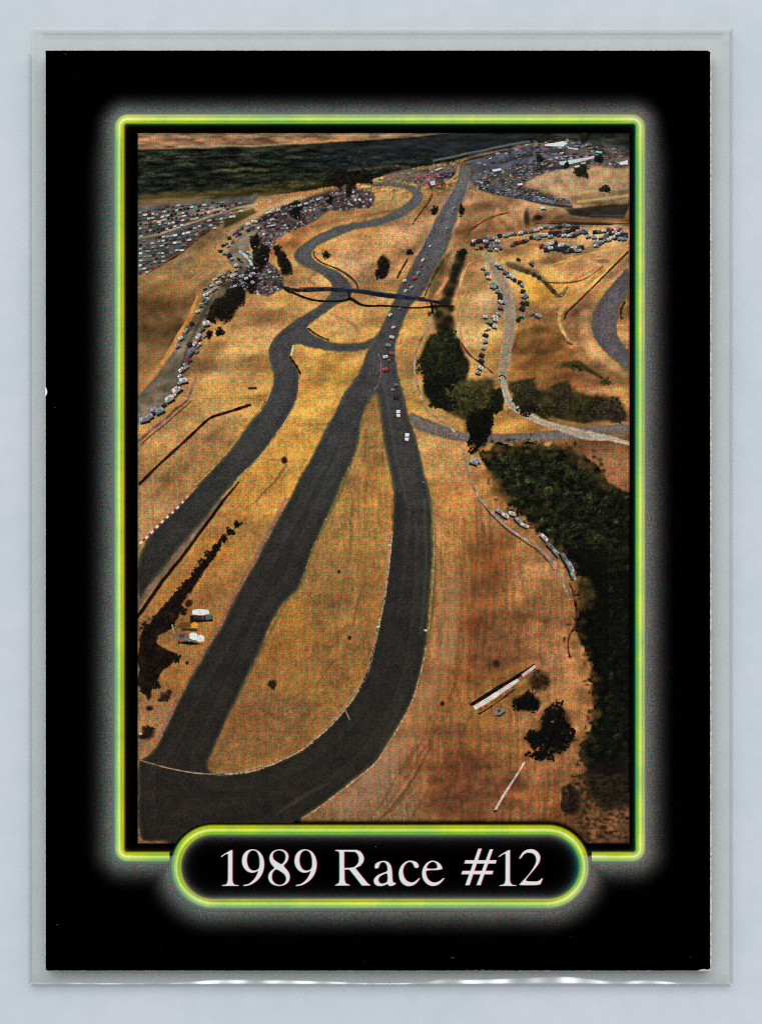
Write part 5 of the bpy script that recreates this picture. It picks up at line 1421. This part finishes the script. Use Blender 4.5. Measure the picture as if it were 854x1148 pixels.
park([(254, 276), (264, 264), (276, 254), (290, 246), (306, 238)], 3.0, 4.2, 2.4, -.4, (6, 4, 2, 5, 1, 1, 1, 0), 2.2, 'rest')
park([(262, 322), (276, 318), (290, 312), (300, 306)], 3.2, 3.6, 2.4, -.3, (5, 4, 2, 6, 1, 1, 1, 0), 2.4, 'rest')
park([(268, 292), (278, 300), (286, 310), (280, 284)], 3.2, 3.6, 2.4, .5, (5, 4, 2, 6, 1, 1, 1, 0), 2.4, 'rest')
o = REST.build('printed_parked_row', INK, photo, ZL[8]); o['kind'] = 'stuff'

RACE = [(474, 291.5, 'white', -.8, 4.0), (468.5, 306, 'silver', -.8, 4.0), (465, 311, 'red', -.3, 5.0), (453.5, 314.6, 'white', -.3, 4.2), (454.6, 326, 'white', -.8, 3.6), (437.5, 353, 'white', -.6, 4.2), (471, 298, 'red', -.6, 3.4),
        (439, 378, 'white', .2, 5.0), (435, 387, 'teal', .2, 5.2), (439, 396, 'red', .1, 4.6), (432, 400, 'white', -.2, 5.2), (431.6, 414, 'red', -.2, 6.0), (444, 431.5, 'grey', 0, 4.6), (444, 445, 'dark', 0, 6.0),
        (508.7, 233, 'silver', -.6, 3.4), (500.5, 256, 'silver', -.6, 3.2), (461, 322, 'silver', -.6, 3.4), (458, 318, 'red', -.5, 3.0), (448, 346, 'grey', -.5, 3.4), (441, 367, 'white', -.3, 3.8), (436, 404, 'red', 0, 3.6), (478, 284, 'grey', -.7, 3.0), (482, 276, 'white', -.7, 2.8), (440, 437, 'silver', 0, 3.2),
        (446.5, 251, 'tan', 0, 2.0)]
for x, y, c, a, w in RACE[:-1]:
    place_car('printed_race_car', c + '%.1f%.1f' % (a, w), x, y, ZL[8], lambda: car_sheet(BODIES[c] if c != 'red' else (176, 74, 78), w=w, h=w * .72, ang=a, glass=(110, 60, 66) if c == 'white' else (52, 54, 60), shadow=(30, 26, 28)))

def racer(x, y, a, w):
    sh = Sheet()
    ca, sa = math.cos(a), math.sin(a)
    T = lambda pts: [(p * ca - q * sa + x, p * sa + q * ca + y) for p, q in pts]
    sh.fan(T([(-w * .62, -w * .5), (w * .2, -w * .75), (w * .5, w * .7), (-w * .5, w * .8)]), (22, 20, 22), 0)
    sh.fan(T([(-w * .4, -w * .72), (w * .36, -w * .72), (w * .44, -w * .1), (-w * .44, -w * .1)]), (206, 224, 220), .00003)
    sh.fan(T([(-w * .4, -w * .1), (w * .42, -w * .1), (w * .42, w * .1), (-w * .4, w * .1)]), (74, 70, 80), .00004)
    sh.fan(T([(-w * .42, w * .1), (w * .42, w * .1), (w * .38, w * .66), (-w * .3, w * .66)]), (224, 214, 212), .00003)
    sh.fan(T([(w * .3, -w * .5), (w * .46, -w * .4), (w * .5, w * .3), (w * .38, w * .3)]), (150, 62, 84), .00006)
    return sh.build('printed_race_car', INK, photo, ZL[8])
racer(446.4, 463.6, 0, 5.6); racer(456, 490, .15, 6.0)

# service vehicles beside the straight
sh = Sheet()
sh.fan([(213, 690), (238, 690), (239, 696.5), (214, 698)], (24, 18, 16), 0)
sh.fan([(216, 684), (222, 682.6), (233, 683.6), (235, 686), (234, 689.4), (224, 689.8), (215.6, 688.6)], (224, 222, 212), .00003)
sh.fan([(217, 689.8), (229, 690), (229, 694.6), (217, 694)], (46, 42, 40), .00004)
sh.fan([(230, 688.6), (237, 689), (238, 694), (231, 695)], (56, 96, 86), .00005)
sh.fan([(226, 690), (229, 690), (229, 694), (226, 694)], (116, 40, 40), .00006)
sh.build('printed_van', INK, photo, ZL[8])
sh = Sheet()
sh.fan([(200, 715), (210, 718), (226, 722), (214, 723), (200, 721)], (18, 13, 11), 0)
sh.fan([(195, 710), (205, 708), (213, 712), (212, 718), (203, 720), (196, 716)], (126, 84, 74), .00003)
sh.fan([(201, 711), (207, 711), (207, 715), (201, 715)], (70, 60, 66), .00004)
sh.fan([(212, 711), (215, 709), (220, 709.4), (222, 712), (220, 717.6), (213, 717)], (222, 226, 220), .00005)
sh.fan([(219, 717.4), (222, 712.6), (226, 711.4), (229.6, 714), (229, 718.6), (224, 720)], (224, 216, 218), .00006)
sh.fan([(206, 715), (213, 716), (219, 718), (212, 719.6)], (90, 120, 112), .00005)
sh.build('printed_van', INK, photo, ZL[8])
sh = Sheet()
sh.fan([(214, 700), (218, 697), (222, 699), (222.4, 704), (214.6, 704)], (224, 152, 34), .00003)
sh.fan([(202, 698), (214, 697), (214, 703), (198, 704)], (96, 66, 30), 0)
sh.fan([(204, 704), (220, 705), (222, 707), (204, 707)], (50, 44, 20), 0)
sh.build('printed_pickup', INK, photo, ZL[8])
ribbon('printed_trailer_mast', [(193, 700), (195.5, 709), (197, 718)], 1.3, (150, 140, 132), ZL[8], .1, 1)
sh = Sheet()
sh.fan([(552, 799), (558, 794.6), (565, 793.4), (566, 797), (560, 801), (554, 802)], (124, 118, 112), 0)
sh.fan([(554, 802), (560, 801), (566, 797), (566.5, 799), (560, 803.4)], (52, 38, 28), 0)
sh.fan([(557, 795.6), (561, 795), (561, 798.6), (557, 799)], (56, 56, 64), .00004)
sh.build('printed_parked_car', INK, photo, ZL[8])
for x, y, c in ((437, 611, (206, 190, 160)), (477, 706.6, (200, 196, 188)), (424, 702.5, (214, 190, 180)), (619, 809, (92, 84, 76)), (474, 540.5, (86, 84, 120)), (303, 226, (190, 190, 196)), (158, 822.6, (176, 186, 180))):
    sh = Sheet(); sh.fan([(x - 1.8, y - .8), (x + 1.8, y - 1.2), (x + 1.6, y + .9), (x - 1.6, y + 1.1)], c)
    sh.build('printed_marker', INK, photo, ZL[8])

# ------------------------------------------------------------------ wear and dust on the card
def chip(pts, col, z=ZI + 0.0011, name='worn_chip'):
    sh = Sheet(); sh.poly(pts, col)
    return sh.build(name, INK_TEXT, card, z)
chip([(51.0, 432.6), (52.0, 434.5), (53.0, 437), (53.5, 439.5), (53.0, 442), (51.6, 444), (50.8, 445), (51.2, 440)], (226, 226, 222))
chip([(781, 1087.8), (786, 1086.6), (789, 1086.2), (792, 1087), (794.4, 1086.2), (796.6, 1085.6), (796.8, 1088.2), (784, 1088.4)], (186, 186, 182))
chip([(792, 56.4), (795, 56.2), (796.6, 58.2), (796.8, 60.4), (795.8, 59.2), (794.4, 57.8)], (196, 196, 192))
chip([(51.2, 1085.6), (52.2, 1087.4), (54.6, 1088.4), (51.4, 1088.6)], (176, 174, 170))
for x, y, w, c in ((296, 1088, 5, 62), (301, 1088.2, 3, 84), (524, 1087.6, 4, 76), (533, 1087.8, 6, 96), (541, 1087.6, 5, 90), (550, 1087.8, 6, 84), (559, 1087.8, 5, 84), (566, 1087.6, 3, 60), (507, 1073.6, 4, 66), (64.4, 1036.6, 1.6, 70), (772, 1073, 1.8, 46), (74, 60.6, 2.2, 58), (84, 83, 1.2, 42), (62, 457, 2.2, 52), (408, 1078, 1.8, 46), (421, 949, 1.6, 70), (424, 945.6, 1.2, 52), (180, 1060, 1.2, 38), (640, 1050, 1.4, 36), (735, 980, 1.2, 40)):
    a = RNG.random() * .8 - .4
    sh = Sheet(); sh.fan([(x - w / 2, y - .5 - a), (x + w / 2, y - .4 + a), (x + w / 2 - .4, y + .5 + a), (x - w / 2 + .5, y + .4 - a)], (c, c, c))
    sh.build('dust_speck', INK_TEXT, card, ZI + 0.0011)
